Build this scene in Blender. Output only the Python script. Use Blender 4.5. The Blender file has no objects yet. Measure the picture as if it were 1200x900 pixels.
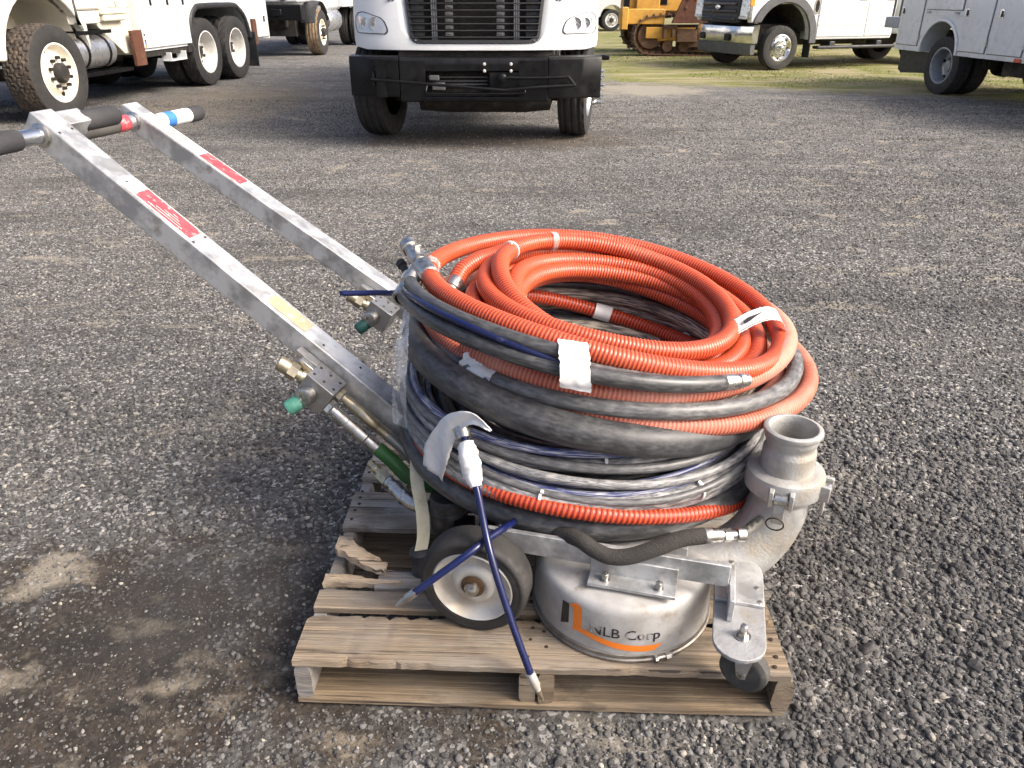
import bpy, math, random
import numpy as np
from mathutils import Vector, Matrix, noise as mnoise

random.seed(7); RNG = np.random.default_rng(11)
scene = bpy.context.scene
R = math.radians

# ------------------------------------------------------------------ camera, sky, sun, exposure
cam_data = bpy.data.cameras.new('camera'); cam = bpy.data.objects.new('camera', cam_data)
scene.collection.objects.link(cam); scene.camera = cam
cam.location = (0, 0, 1.40); cam.rotation_euler = (R(90 - 27.0), 0, 0)
cam_data.sensor_width = 36.0; cam_data.lens = 27.0; cam_data.clip_start = 0.02; cam_data.clip_end = 3000
SUN_EL, SUN_AZ = 40.0, -22.0              # azimuth measured from +X towards +Y
world = bpy.data.worlds.new('World'); scene.world = world; world.use_nodes = True
wn = world.node_tree.nodes; wl = world.node_tree.links
sky = wn.new('ShaderNodeTexSky'); sky.sky_type = 'NISHITA'; sky.sun_disc = False
sky.sun_elevation = R(SUN_EL); sky.sun_rotation = R(90 - SUN_AZ)
sky.air_density = 0.6; sky.dust_density = 7.0; sky.ozone_density = 1.0
wn['Background'].inputs[1].default_value = 0.15
wl.new(sky.outputs[0], wn['Background'].inputs[0])
sun_d = bpy.data.lights.new('sun', 'SUN'); sun = bpy.data.objects.new('sun', sun_d)
scene.collection.objects.link(sun)
sun_d.energy = 1.5; sun_d.angle = R(20); sun_d.color = (1.0, 0.93, 0.84)
sd = Vector((math.cos(R(SUN_EL)) * math.cos(R(SUN_AZ)), math.cos(R(SUN_EL)) * math.sin(R(SUN_AZ)), math.sin(R(SUN_EL))))
sun.rotation_euler = sd.to_track_quat('Z', 'Y').to_euler(); sun.location = sd * 50
scene.view_settings.view_transform = 'Standard'; scene.view_settings.look = 'None'
scene.view_settings.exposure = 1.08; scene.view_settings.gamma = 1.0
scene.view_settings.use_curve_mapping = False
scene.cycles.use_denoising = True; scene.cycles.denoiser = 'OPENIMAGEDENOISE'; scene.cycles.denoising_input_passes = 'RGB_ALBEDO_NORMAL'; scene.cycles.denoising_prefilter = 'ACCURATE'

# ------------------------------------------------------------------ materials
MATS = {}
def nd(nt, t, **kw):
    n = nt.nodes.new(t)
    for k, v in kw.items():
        if k in n.inputs: n.inputs[k].default_value = v
        else: setattr(n, k, v)
    return n
def rgb(c): return (c[0], c[1], c[2], 1.0)
def mixc(nt, fac, a, b):
    m = nt.nodes.new('ShaderNodeMix'); m.data_type = 'RGBA'; m.clamp_factor = True
    for s, v in ((0, fac), (6, a), (7, b)):
        if hasattr(v, 'is_output'): nt.links.new(v, m.inputs[s])
        else: m.inputs[s].default_value = v if s == 0 else rgb(v)
    return m.outputs[2]
def ramp(nt, src, lo, hi, a=0.0, b=1.0):
    m = nt.nodes.new('ShaderNodeMapRange'); m.clamp = True
    m.inputs[1].default_value = lo; m.inputs[2].default_value = hi
    m.inputs[3].default_value = a; m.inputs[4].default_value = b
    nt.links.new(src, m.inputs[0]); return m.outputs[0]
def math2(nt, op, a, b):
    m = nt.nodes.new('ShaderNodeMath'); m.operation = op
    for i, v in enumerate((a, b)):
        if hasattr(v, 'is_output'): nt.links.new(v, m.inputs[i])
        else: m.inputs[i].default_value = v
    return m.outputs[0]
def tnoise(nt, scale, detail=4, rough=0.55, vec=None, stretch=None):
    n = nd(nt, 'ShaderNodeTexNoise'); n.inputs['Scale'].default_value = scale
    n.inputs['Detail'].default_value = detail; n.inputs['Roughness'].default_value = rough
    if vec is None:
        vec = nt.nodes.new('ShaderNodeTexCoord').outputs['Object']
    if stretch:
        mp = nt.nodes.new('ShaderNodeMapping'); mp.inputs['Scale'].default_value = stretch
        nt.links.new(vec, mp.inputs[0]); vec = mp.outputs[0]
    nt.links.new(vec, n.inputs['Vector']); return n.outputs['Fac']
def base_mat(name):
    m = bpy.data.materials.new(name); m.use_nodes = True
    return m, m.node_tree, m.node_tree.nodes['Principled BSDF']
def mat(name, col, rough=0.5, metal=0.0, dark=None, light=None, scale=8.0, lo=0.45, hi=0.7, dust=None, dscale=3.0,
        dlo=0.5, dhi=0.8, bump=0.0, bscale=60.0, rvar=0.15, stretch=None, spec=0.5, coat=0.0):
    """worn surface: col with blotches of `dark`, patches of `dust`, uneven gloss and fine relief"""
    if name in MATS: return MATS[name]
    m, nt, b = base_mat(name)
    c = None
    n1 = tnoise(nt, scale, 5, 0.6, stretch=stretch)
    c = mixc(nt, ramp(nt, n1, lo, hi), col, dark if dark else tuple(v * 0.82 for v in col))
    if dust:
        n2 = tnoise(nt, dscale, 6, 0.62, stretch=stretch)
        c = mixc(nt, ramp(nt, n2, dlo, dhi), c, dust)
    nt.links.new(c, b.inputs['Base Color'])
    n3 = tnoise(nt, scale * 2.3, 3)
    nt.links.new(ramp(nt, n3, 0.3, 0.7, max(0.03, rough - rvar), min(1, rough + rvar)), b.inputs['Roughness'])
    b.inputs['Metallic'].default_value = metal
    b.inputs['Specular IOR Level'].default_value = spec
    if coat: b.inputs['Coat Weight'].default_value = coat; b.inputs['Coat Roughness'].default_value = 0.08
    if bump:
        n4 = tnoise(nt, bscale, 4, 0.6, stretch=stretch)
        bp = nd(nt, 'ShaderNodeBump'); bp.inputs['Strength'].default_value = bump; bp.inputs['Distance'].default_value = 0.004
        nt.links.new(n4, bp.inputs['Height']); nt.links.new(bp.outputs[0], b.inputs['Normal'])
    MATS[name] = m; return m

WHITE = mat('white_paint', (0.66, 0.68, 0.685), 0.32, dark=(0.62, 0.64, 0.635), scale=2.5, dust=(0.46, 0.43, 0.37), dscale=1.7, dlo=0.60, dhi=0.95, coat=0.25)
WARMW = mat('warm_white_paint', (0.62, 0.605, 0.54), 0.4, dark=(0.55, 0.53, 0.46), scale=2.5, dust=(0.38, 0.33, 0.24), dscale=2.2, dlo=0.58, dhi=0.9)
CREAM = mat('cream_paint', (0.76, 0.72, 0.58), 0.4, dark=(0.66, 0.62, 0.49), scale=3, dust=(0.35, 0.3, 0.22), dscale=4, dlo=0.62, dhi=0.9)
BLACKP = mat('black_paint', (0.004, 0.004, 0.0045), 0.40, dark=(0.007, 0.007, 0.0075), scale=5, dust=(0.014, 0.013, 0.012), dscale=6, dlo=0.62, dhi=0.9, bump=0.03, spec=0.28)
BLACKPL = mat('black_plastic', (0.022, 0.023, 0.025), 0.5, dust=(0.08, 0.075, 0.07), dscale=5, dlo=0.55, dhi=0.9)
GREYTRIM = mat('grey_trim', (0.085, 0.088, 0.092), 0.6, dark=(0.06, 0.06, 0.062))
UNDER = mat('undercarriage', (0.02, 0.018, 0.016), 0.85, dark=(0.035, 0.03, 0.025), dust=(0.10, 0.085, 0.065), dscale=4, dlo=0.5, dhi=0.85)
TYRE = mat('tyre_rubber', (0.028, 0.027, 0.026), 0.82, dark=(0.02, 0.02, 0.02), dust=(0.075, 0.066, 0.055), dscale=5, dlo=0.55, dhi=0.95, bump=0.1, bscale=40)
TYREMUD = mat('muddy_tyre', (0.26, 0.19, 0.115), 0.9, dark=(0.12, 0.085, 0.055), dust=(0.05, 0.04, 0.035), dscale=6, dlo=0.55, dhi=0.8, bump=0.2, bscale=30)
TYREBROWN = mat('dusty_tyre', (0.062, 0.05, 0.04), 0.88, dark=(0.035, 0.03, 0.027), dust=(0.17, 0.13, 0.095), dscale=7, dlo=0.5, dhi=0.85, bump=0.12, bscale=40)
CHROME = mat('chrome', (0.72, 0.73, 0.74), 0.18, 1.0, dark=(0.5, 0.5, 0.5), rvar=0.06)
STEEL = mat('zinc_steel', (0.55, 0.54, 0.51), 0.36, 1.0, dark=(0.36, 0.34, 0.3), scale=40, dust=(0.3, 0.26, 0.2), dscale=30, dlo=0.6, dhi=0.9)
BRASS = mat('brass_fitting', (0.52, 0.45, 0.30), 0.38, 0.9, dark=(0.33, 0.29, 0.22), scale=50, dust=(0.4, 0.38, 0.32), dscale=40, dlo=0.5, dhi=0.85)
GALV = mat('tank_aluminium', (0.62, 0.63, 0.64), 0.35, 0.85, dark=(0.45, 0.46, 0.47), scale=6)
GREYWHEEL = mat('grey_wheel', (0.30, 0.32, 0.34), 0.45, 0.3, dark=(0.2, 0.21, 0.22))
WHITEWHEEL = mat('white_wheel', (0.72, 0.71, 0.68), 0.45, dark=(0.6, 0.57, 0.5), dust=(0.3, 0.22, 0.15), dscale=9, dlo=0.68, dhi=0.9)
RUST = mat('rusted_plate', (0.11, 0.042, 0.022), 0.85, dark=(0.06, 0.025, 0.015), scale=14, dust=(0.17, 0.08, 0.045), dscale=9, bump=0.25)
RUSTM = mat('rusty_track', (0.12, 0.065, 0.036), 0.85, dark=(0.055, 0.032, 0.02), scale=9, dust=(0.24, 0.16, 0.09), dscale=7, dlo=0.5, dhi=0.8, bump=0.3)
YELLOW = mat('machine_yellow', (0.62, 0.33, 0.055), 0.5, dark=(0.45, 0.23, 0.045), scale=4, dust=(0.2, 0.13, 0.07), dscale=5, dlo=0.58, dhi=0.85)
GLASS = mat('dark_glass', (0.02, 0.024, 0.026), 0.06, spec=0.8, rvar=0.02)
SILVER = mat('reflector', (0.55, 0.56, 0.57), 0.25, 0.9, dark=(0.3, 0.3, 0.3), scale=22)
AMBER = mat('amber_lens', (0.75, 0.28, 0.03), 0.25)
REDL = mat('red_reflector', (0.55, 0.08, 0.03), 0.3)
def glassmat():
    m, nt, b = base_mat('clear_lens')
    b.inputs['Base Color'].default_value = (0.9, 0.93, 0.95, 1); b.inputs['Roughness'].default_value = 0.05
    b.inputs['Transmission Weight'].default_value = 0.3; b.inputs['IOR'].default_value = 1.45
    b.inputs['Alpha'].default_value = 0.5
    return m
LENS = glassmat()

# foreground materials
ALU = mat('dull_aluminium', (0.60, 0.61, 0.61), 0.46, 0.6, dark=(0.34, 0.345, 0.345), scale=13, lo=0.43, hi=0.6,
          dust=(0.32, 0.31, 0.28), dscale=17, dlo=0.57, dhi=0.72, bump=0.1, bscale=110)
CAST = mat('cast_aluminium', (0.43, 0.43, 0.41), 0.6, 0.45, dark=(0.31, 0.305, 0.29), scale=18, dust=(0.37, 0.33, 0.265), dscale=11, dlo=0.5, dhi=0.68, bump=0.35, bscale=160)
DRUM = mat('spun_aluminium', (0.43, 0.425, 0.41), 0.62, 0.25, dark=(0.35, 0.34, 0.32), scale=16, lo=0.42, hi=0.60, dust=(0.26, 0.225, 0.18), dscale=13, dlo=0.57, dhi=0.68, bump=0.05, bscale=120)
GRIP = mat('foam_grip', (0.03, 0.03, 0.032), 0.8, dark=(0.05, 0.05, 0.052), bump=0.25, bscale=180)
GRIPW = mat('worn_grip', (0.085, 0.08, 0.072), 0.85, dark=(0.05, 0.048, 0.045), bump=0.25, bscale=140)
REDTAPE = mat('red_label', (0.50, 0.055, 0.07), 0.5, dark=(0.42, 0.10, 0.11), scale=30, dust=(0.68, 0.55, 0.53), dscale=45, dlo=0.55, dhi=0.7)
PAPER = mat('label_paper', (0.62, 0.59, 0.53), 0.7, dark=(0.45, 0.42, 0.36), scale=25, dust=(0.28, 0.24, 0.19), dscale=40, dlo=0.55, dhi=0.75)
TANTAPE = mat('tan_residue', (0.45, 0.31, 0.20), 0.8, dark=(0.38, 0.28, 0.19), scale=40, dust=(0.55, 0.54, 0.51), dscale=30, dlo=0.52, dhi=0.66)
BLUETAPE = mat('blue_label', (0.05, 0.20, 0.55), 0.45)
WTAPE = mat('white_tape', (0.78, 0.78, 0.76), 0.6, dark=(0.68, 0.68, 0.66), scale=14, dust=(0.5, 0.47, 0.42), dscale=12, dlo=0.62, dhi=0.9, bump=0.4, bscale=35)
WOOD = None
BLUEH = mat('blue_hose_skin', (0.006, 0.011, 0.062), 0.28, dark=(0.010, 0.014, 0.05), scale=10, dust=(0.16, 0.17, 0.22), dscale=14, dlo=0.64, dhi=0.85)
BLACKR = mat('black_rubber', (0.022, 0.022, 0.023), 0.62, dark=(0.04, 0.04, 0.04), scale=9, dust=(0.17, 0.165, 0.155), dscale=7, dlo=0.55, dhi=0.9, bump=0.1, bscale=90)
SLEEVE = mat('woven_sleeve', (0.03, 0.028, 0.025), 0.85, dark=(0.05, 0.045, 0.04), bump=0.9, bscale=260)
WTYRE = mat('solid_rubber', (0.017, 0.0165, 0.016), 0.75, dark=(0.035, 0.033, 0.031), scale=12, dust=(0.14, 0.128, 0.11), dscale=9, dlo=0.58, dhi=0.9, bump=0.15, bscale=80)
WHUB = mat('dusty_hub', (0.58, 0.57, 0.53), 0.55, 0.5, dark=(0.42, 0.40, 0.37), scale=12, dust=(0.42, 0.36, 0.27), dscale=10, dlo=0.5, dhi=0.8)
RUSTN = mat('rusty_axle', (0.12, 0.07, 0.035), 0.7, 0.5, dark=(0.07, 0.04, 0.025), scale=60)
GREENC = mat('green_cap', (0.06, 0.24, 0.175), 0.65, dark=(0.14, 0.33, 0.26), scale=60, bump=0.3, bscale=200)
GREEND = mat('dark_green_cap', (0.012, 0.07, 0.062), 0.55)
GREENH = mat('green_hose_skin', (0.035, 0.13, 0.03), 0.5, dark=(0.05, 0.15, 0.05), dust=(0.2, 0.2, 0.15), dscale=30, dlo=0.6, dhi=0.8)
STRAPM = mat('dirty_webbing', (0.47, 0.45, 0.34), 0.85, dark=(0.37, 0.35, 0.26), scale=20, dust=(0.24, 0.22, 0.16), dscale=16, dlo=0.6, dhi=0.8, bump=0.5, bscale=300)
LBLACK = mat('logo_black', (0.015, 0.015, 0.016), 0.5)
def worn(name, col, under, lo, hi, scale):
    m, nt, b = base_mat(name)
    n = tnoise(nt, scale, 4, 0.6)
    f = ramp(nt, n, lo, hi)
    nt.links.new(mixc(nt, f, col, under), b.inputs['Base Color'])
    b.inputs['Roughness'].default_value = 0.5
    nt.links.new(math2(nt, 'MULTIPLY', f, 0.7), b.inputs['Metallic'])
    MATS[name] = m; return m
LORANGE = worn('logo_orange', (0.80, 0.20, 0.02), (0.5, 0.48, 0.46), 0.66, 0.70, 30)
LTEXT = worn('logo_text', (0.012, 0.012, 0.013), (0.52, 0.51, 0.49), 0.565, 0.58, 34)

def woodmat(name, col, dark, edge):
    m, nt, b = base_mat(name)
    tc = nt.nodes.new('ShaderNodeTexCoord').outputs['Object']
    oi = nt.nodes.new('ShaderNodeObjectInfo').outputs['Random']
    ad = nt.nodes.new('ShaderNodeVectorMath'); ad.operation = 'ADD'
    cb = nt.nodes.new('ShaderNodeCombineXYZ'); nt.links.new(math2(nt, 'MULTIPLY', oi, 37.0), cb.inputs[1])
    nt.links.new(cb.outputs[0], cb.inputs[0]) if False else None
    nt.links.new(tc, ad.inputs[0]); nt.links.new(cb.outputs[0], ad.inputs[1]); vec = ad.outputs[0]
    big = tnoise(nt, 3.0, 3, 0.5, vec, (1.2, 4, 4)); band = tnoise(nt, 6.0, 5, 0.6, vec, (0.09, 9, 9))
    grain = tnoise(nt, 16, 8, 0.68, vec, (0.16, 9, 9))
    fine = tnoise(nt, 60, 5, 0.7, vec, (0.25, 7, 7))
    spots = tnoise(nt, 7, 5, 0.6, vec, (0.8, 1.6, 1.6))
    c = mixc(nt, ramp(nt, grain, 0.40, 0.60), col, dark)
    c = mixc(nt, ramp(nt, band, 0.47, 0.62, 0, 0.75), c, tuple(v * 0.75 for v in dark))
    c = mixc(nt, ramp(nt, big, 0.42, 0.66, 0, 0.75), c, edge)
    c = mixc(nt, ramp(nt, fine, 0.5, 0.7, 0, 0.6), c, tuple(v * 0.45 for v in dark))
    crack = tnoise(nt, 5, 6, 0.6, vec, (0.3, 14, 14))
    c = mixc(nt, ramp(nt, crack, 0.615, 0.63, 0, 0.85), c, (0.035, 0.026, 0.02))
    c = mixc(nt, ramp(nt, spots, 0.57, 0.68, 0, 0.7), c, (0.07, 0.055, 0.042))
    nt.links.new(c, b.inputs['Base Color']); b.inputs['Roughness'].default_value = 0.85
    h = math2(nt, 'ADD', grain, math2(nt, 'MULTIPLY', fine, 0.5))
    bp = nd(nt, 'ShaderNodeBump'); bp.inputs['Strength'].default_value = 0.9; bp.inputs['Distance'].default_value = 0.005
    nt.links.new(h, bp.inputs['Height']); nt.links.new(bp.outputs[0], b.inputs['Normal'])
    return m
WOODT = woodmat('weathered_pine', (0.375, 0.29, 0.195), (0.165, 0.122, 0.08), (0.25, 0.225, 0.19))
WOODG = woodmat('grey_weathered_pine', (0.33, 0.295, 0.25), (0.17, 0.148, 0.122), (0.33, 0.33, 0.335))
WOODB = woodmat('rough_sawn_pine', (0.30, 0.225, 0.14), (0.14, 0.102, 0.064), (0.27, 0.23, 0.175))
WOODP = woodmat('split_pine', (0.58, 0.44, 0.29), (0.36, 0.27, 0.18), (0.5, 0.42, 0.32))

def hosemat(name, col, rib, dust, dlo, dhi, rough=0.42, ribamt=0.8, smooth=False, along=1.0, around=7.0, amt=1.0):
    """hose skin; s = metres along, w = turn around, rib = height of the moulded helix"""
    m, nt, b = base_mat(name)
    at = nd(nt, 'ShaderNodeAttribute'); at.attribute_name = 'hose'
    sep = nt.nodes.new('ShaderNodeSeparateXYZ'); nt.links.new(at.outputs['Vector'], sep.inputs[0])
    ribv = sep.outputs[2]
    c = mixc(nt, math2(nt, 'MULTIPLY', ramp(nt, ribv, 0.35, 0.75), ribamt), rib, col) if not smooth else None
    tc = nt.nodes.new('ShaderNodeTexCoord').outputs['Object']
    if smooth:
        cb = nt.nodes.new('ShaderNodeCombineXYZ')
        nt.links.new(math2(nt, 'MULTIPLY', sep.outputs[0], 2.2 * along), cb.inputs[0])
        nt.links.new(math2(nt, 'MULTIPLY', math2(nt, 'ABSOLUTE', sep.outputs[1], 0), around), cb.inputs[1])
        n1 = tnoise(nt, 2.0, 4, 0.55, cb.outputs[0])
        c = mixc(nt, ramp(nt, n1, 0.42, 0.75), col, rib)
        n2 = tnoise(nt, 3.6, 4, 0.55, cb.outputs[0])
        n3 = tnoise(nt, 11, 4, 0.6, tc)
        f = math2(nt, 'MULTIPLY', ramp(nt, n2, dlo, dhi), ramp(nt, n3, 0.3, 0.6, 0.35, 1.0))
    else:
        n2 = tnoise(nt, 3.5, 6, 0.65, tc)
        f = ramp(nt, n2, dlo, dhi)
    f = math2(nt, 'MULTIPLY', f, amt)
    c = mixc(nt, f, c, dust)
    nt.links.new(c, b.inputs['Base Color'])
    nt.links.new(ramp(nt, f, 0, 1, rough, min(1, rough + 0.35)), b.inputs['Roughness'])
    if not smooth:
        b.inputs['Subsurface Weight'].default_value = 0.12
        b.inputs['Subsurface Radius'].default_value = (0.01, 0.004, 0.002); b.inputs['Subsurface Scale'].default_value = 0.6
    n5 = tnoise(nt, 140, 4, 0.6, tc)
    bp = nd(nt, 'ShaderNodeBump'); bp.inputs['Strength'].default_value = 0.12; bp.inputs['Distance'].default_value = 0.002
    nt.links.new(n5, bp.inputs['Height']); nt.links.new(bp.outputs[0], b.inputs['Normal'])
    return m
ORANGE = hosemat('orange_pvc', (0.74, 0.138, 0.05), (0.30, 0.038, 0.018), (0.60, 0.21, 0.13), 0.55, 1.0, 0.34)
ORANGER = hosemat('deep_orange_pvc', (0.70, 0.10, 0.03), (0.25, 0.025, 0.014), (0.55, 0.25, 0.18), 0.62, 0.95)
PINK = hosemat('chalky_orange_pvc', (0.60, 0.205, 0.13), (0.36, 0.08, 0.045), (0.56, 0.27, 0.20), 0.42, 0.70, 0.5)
GREYH = hosemat('chalky_black_rubber', (0.07, 0.071, 0.072), (0.135, 0.136, 0.138), (0.44, 0.44, 0.425), 0.40, 0.75, 0.38, smooth=True, along=5.0, around=2.2, amt=0.5)
GREYH2 = hosemat('dusty_black_rubber', (0.034, 0.035, 0.036), (0.075, 0.076, 0.078), (0.26, 0.255, 0.245), 0.42, 0.8, 0.34, smooth=True, along=5.0, around=2.4, amt=0.5)
WHITEH = hosemat('caked_black_rubber', (0.10, 0.102, 0.108), (0.22, 0.223, 0.23), (0.58, 0.57, 0.54), 0.42, 0.62, 0.40, smooth=True, along=5.0, around=3.0, amt=0.68)
THICK = hosemat('suction_rubber', (0.025, 0.026, 0.028), (0.065, 0.067, 0.072), (0.17, 0.17, 0.165), 0.42, 0.80, 0.46, smooth=True, along=6.0, around=3.5, amt=0.55)
MUDDY = hosemat('mud_streaked_rubber', (0.05, 0.048, 0.044), (0.13, 0.122, 0.105), (0.56, 0.51, 0.40), 0.42, 0.58, 0.45, smooth=True, along=2.0, around=3.5)
BLUES = hosemat('dusty_blue_hose', (0.025, 0.034, 0.13), (0.07, 0.085, 0.19), (0.5, 0.51, 0.53), 0.47, 0.60, 0.32, smooth=True, along=2.5, around=3.0)
def filmmat():
    m, nt, b = base_mat('stretch_film')
    b.inputs['Base Color'].default_value = (0.75, 0.75, 0.73, 1); b.inputs['Roughness'].default_value = 0.25
    n = tnoise(nt, 45, 3, 0.5, stretch=(1, 1, 0.08))
    nt.links.new(ramp(nt, n, 0.4, 0.68, 0.10, 0.6), b.inputs['Alpha'])
    bp = nd(nt, 'ShaderNodeBump'); bp.inputs['Strength'].default_value = 0.35
    nt.links.new(n, bp.inputs['Height']); nt.links.new(bp.outputs[0], b.inputs['Normal'])
    return m
FILM = filmmat()

# ------------------------------------------------------------------ mesh helpers
ORG = {}      # object name -> its origin in the coordinates its vertices were written in
def frame(o, x, y=None, z=None):
    """orthonormal frame with given x direction and approximate z"""
    x = np.array(x, float); x /= np.linalg.norm(x)
    z = np.array((0, 0, 1.0) if z is None else z, float)
    y = np.cross(z, x); y /= np.linalg.norm(y); z = np.cross(x, y)
    return (np.array(o, float), x, y, z)
ID = (np.zeros(3), np.array([1., 0, 0]), np.array([0, 1., 0]), np.array([0, 0, 1.]))
class MB:
    def __init__(s): s.v = []; s.f = []; s.n = 0; s.attr = []
    def add(s, v, f):
        v = np.asarray(v, float); s.v.append(v); s.f += [tuple(int(i) + s.n for i in q) for q in f]; s.n += len(v); return s
    def pts(s, P, fr):
        P = np.asarray(P, float); return fr[0] + P[:, :1] * fr[1] + P[:, 1:2] * fr[2] + P[:, 2:3] * fr[3]
    def box(s, c, d, fr=ID, taper=None):
        x, y, z = (np.array(d) / 2); c = np.array(c, float)
        P = np.array([(sx * x, sy * y, sz * z) for sz in (-1, 1) for sy in (-1, 1) for sx in (-1, 1)], float)
        if taper: P[4:, 0] *= taper[0]; P[4:, 1] *= taper[1]
        return s.add(s.pts(P + c, fr), [(0, 2, 3, 1), (4, 5, 7, 6), (0, 1, 5, 4), (2, 6, 7, 3), (0, 4, 6, 2), (1, 3, 7, 5)])
    def prism(s, poly, h0, h1, fr=ID):
        """poly in frame x,y; extruded along frame z from h0 to h1"""
        n = len(poly); a = sum(poly[i][0] * poly[(i + 1) % n][1] - poly[(i + 1) % n][0] * poly[i][1] for i in range(n))
        if a < 0: poly = poly[::-1]
        P = [(x, y, h0) for x, y in poly] + [(x, y, h1) for x, y in poly]
        F = [tuple(range(n - 1, -1, -1)), tuple(range(n, 2 * n))] + [(i, (i + 1) % n, n + (i + 1) % n, n + i) for i in range(n)]
        return s.add(s.pts(P, fr), F)
    def lathe(s, prof, n=24, fr=ID, cap=(True, True), a0=0, a1=2 * math.pi):
        """prof: (radius, height along frame z) list"""
        m = len(prof); full = abs(a1 - a0 - 2 * math.pi) < 1e-6; na = n if full else n + 1
        A = a0 + (a1 - a0) * np.arange(na) / n
        P = [(r * math.cos(a), r * math.sin(a), h) for a in A for r, h in prof]
        F = []
        for i in range(n):
            k = (i + 1) % na
            for j in range(m - 1): F.append((i * m + j, k * m + j, k * m + j + 1, i * m + j + 1))
        if full:
            if cap[0] and prof[0][0] > 1e-6: F.append(tuple(i * m for i in range(n))[::-1])
            if cap[1] and prof[-1][0] > 1e-6: F.append(tuple(i * m + m - 1 for i in range(n)))
        return s.add(s.pts(P, fr), F)
    def cyl(s, p, q, r, n=16, r2=None):
        p = np.array(p, float); q = np.array(q, float); d = q - p; L = np.linalg.norm(d); d /= L
        t = np.array((0, 0, 1.)) if abs(d[2]) < 0.9 else np.array((1., 0, 0))
        x = np.cross(t, d); x /= np.linalg.norm(x); y = np.cross(d, x)
        return s.lathe([(r, 0), (r if r2 is None else r2, L)], n, (p, x, y, d))
    def steps(s, p, d, prof, n=20):
        """lathe along direction d from p"""
        p = np.array(p, float); d = np.array(d, float); d /= np.linalg.norm(d)
        t = np.array((0, 0, 1.)) if abs(d[2]) < 0.9 else np.array((1., 0, 0))
        x = np.cross(t, d); x /= np.linalg.norm(x); y = np.cross(d, x)
        return s.lathe(prof, n, (p, x, y, d))
    def tube(s, P, r, n=12, rib=None, cap=True, attr=False, flat=None, nz=None):
        P = np.asarray(P, float); m = len(P)
        T = np.gradient(P, axis=0); T /= np.linalg.norm(T, axis=1)[:, None]
        sl = np.concatenate([[0], np.cumsum(np.linalg.norm(np.diff(P, axis=0), axis=1))])
        up = np.array((0, 0, 1.)) if abs(T[0][2]) < 0.9 else np.array((1., 0, 0))
        N = np.zeros_like(P); B = np.zeros_like(P); nn = up - T[0] * (up @ T[0]); nn /= np.linalg.norm(nn)
        for i in range(m):
            nn = nn - T[i] * (nn @ T[i]); nn /= np.linalg.norm(nn); N[i] = nn; B[i] = np.cross(T[i], nn)
        ph = 2 * np.pi * np.arange(n) / n
        rr = np.broadcast_to(np.asarray(r, float).reshape(-1, 1), (m, n)).copy()
        rv = np.zeros((m, n))
        if rib:
            pitch, depth = rib
            w = np.cos(2 * np.pi * sl[:, None] / pitch + ph[None, :]); rv = 0.5 + 0.5 * w
            rr = rr * (1 + depth * np.sign(w) * np.abs(w) ** 0.6)
        if nz is not None: rr = rr * nz(sl[:, None], ph[None, :])
        fl = (1, 1) if flat is None else flat
        V = P[:, None, :] + rr[:, :, None] * (fl[0] * np.cos(ph)[None, :, None] * N[:, None, :] + fl[1] * np.sin(ph)[None, :, None] * B[:, None, :])
        base = np.arange(m - 1)[:, None] * n; j = np.arange(n)[None, :]; k = (j + 1) % n
        F = np.stack([base + j, base + k, base + n + k, base + n + j], -1).reshape(-1, 4)
        Fl = [tuple(q) for q in F[:, ::-1].tolist()] if False else [tuple(q) for q in F.tolist()]
        if cap: Fl += [tuple(range(n))[::-1], tuple((m - 1) * n + i for i in range(n))]
        if attr:
            a = np.stack([np.broadcast_to(sl[:, None], (m, n)), np.broadcast_to(np.minimum(ph, 2 * np.pi - ph)[None, :] / np.pi, (m, n)), rv], -1).reshape(-1, 3)
            s.attr.append(a)
        return s.add(V.reshape(-1, 3), Fl)
    def build(s, name, m, parent=None, smooth=40, bevel=0, seg=2, weld=False):
        V = np.concatenate(s.v); lo, hi = V.min(0), V.max(0); org = (lo + hi) / 2
        if parent is None: org = np.array([org[0], org[1], lo[2]])
        me = bpy.data.meshes.new(name); me.from_pydata((V - org).tolist(), [], s.f); me.update()
        if s.attr:
            a = np.concatenate(s.attr); at = me.attributes.new('hose', 'FLOAT_VECTOR', 'POINT')
            at.data.foreach_set('vector', a.astype(np.float32).ravel())
        o = bpy.data.objects.new(name, me); scene.collection.objects.link(o)
        me.materials.append(m)
        if smooth:
            me.polygons.foreach_set('use_smooth', [True] * len(me.polygons))
            me.set_sharp_from_angle(angle=R(smooth))
        po = ORG.get(parent.name, np.zeros(3)) if parent else np.zeros(3)
        o.location = org - po; ORG[o.name] = org
        if parent: o.parent = parent
        if bevel:
            b = o.modifiers.new('bevel', 'BEVEL'); b.width = bevel; b.segments = seg; b.limit_method = 'ANGLE'; b.angle_limit = R(35)
        return o
def empty(name, loc, rz=0, parent=None):
    """an Empty; children of it are written in its own local axes, from its own origin (world origin if unrotated: use keep)"""
    o = bpy.data.objects.new(name, None); o.empty_display_size = 0.1
    scene.collection.objects.link(o); o.rotation_euler = (0, 0, rz)
    if parent:
        o.parent = parent; o.location = np.array(loc, float) - ORG[parent.name]; ORG[o.name] = np.array(loc, float)
    else:
        o.location = loc; ORG[o.name] = np.zeros(3)
    return o
def wempty(name, loc):
    """an unrotated Empty whose children are written in world coordinates"""
    o = empty(name, loc); ORG[o.name] = np.array(loc, float); return o
def tag(o, label, cat, group=None, kind=None):
    if label: o['label'] = label
    if cat: o['category'] = cat
    if group: o['group'] = group
    if kind: o['kind'] = kind
    return o
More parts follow.
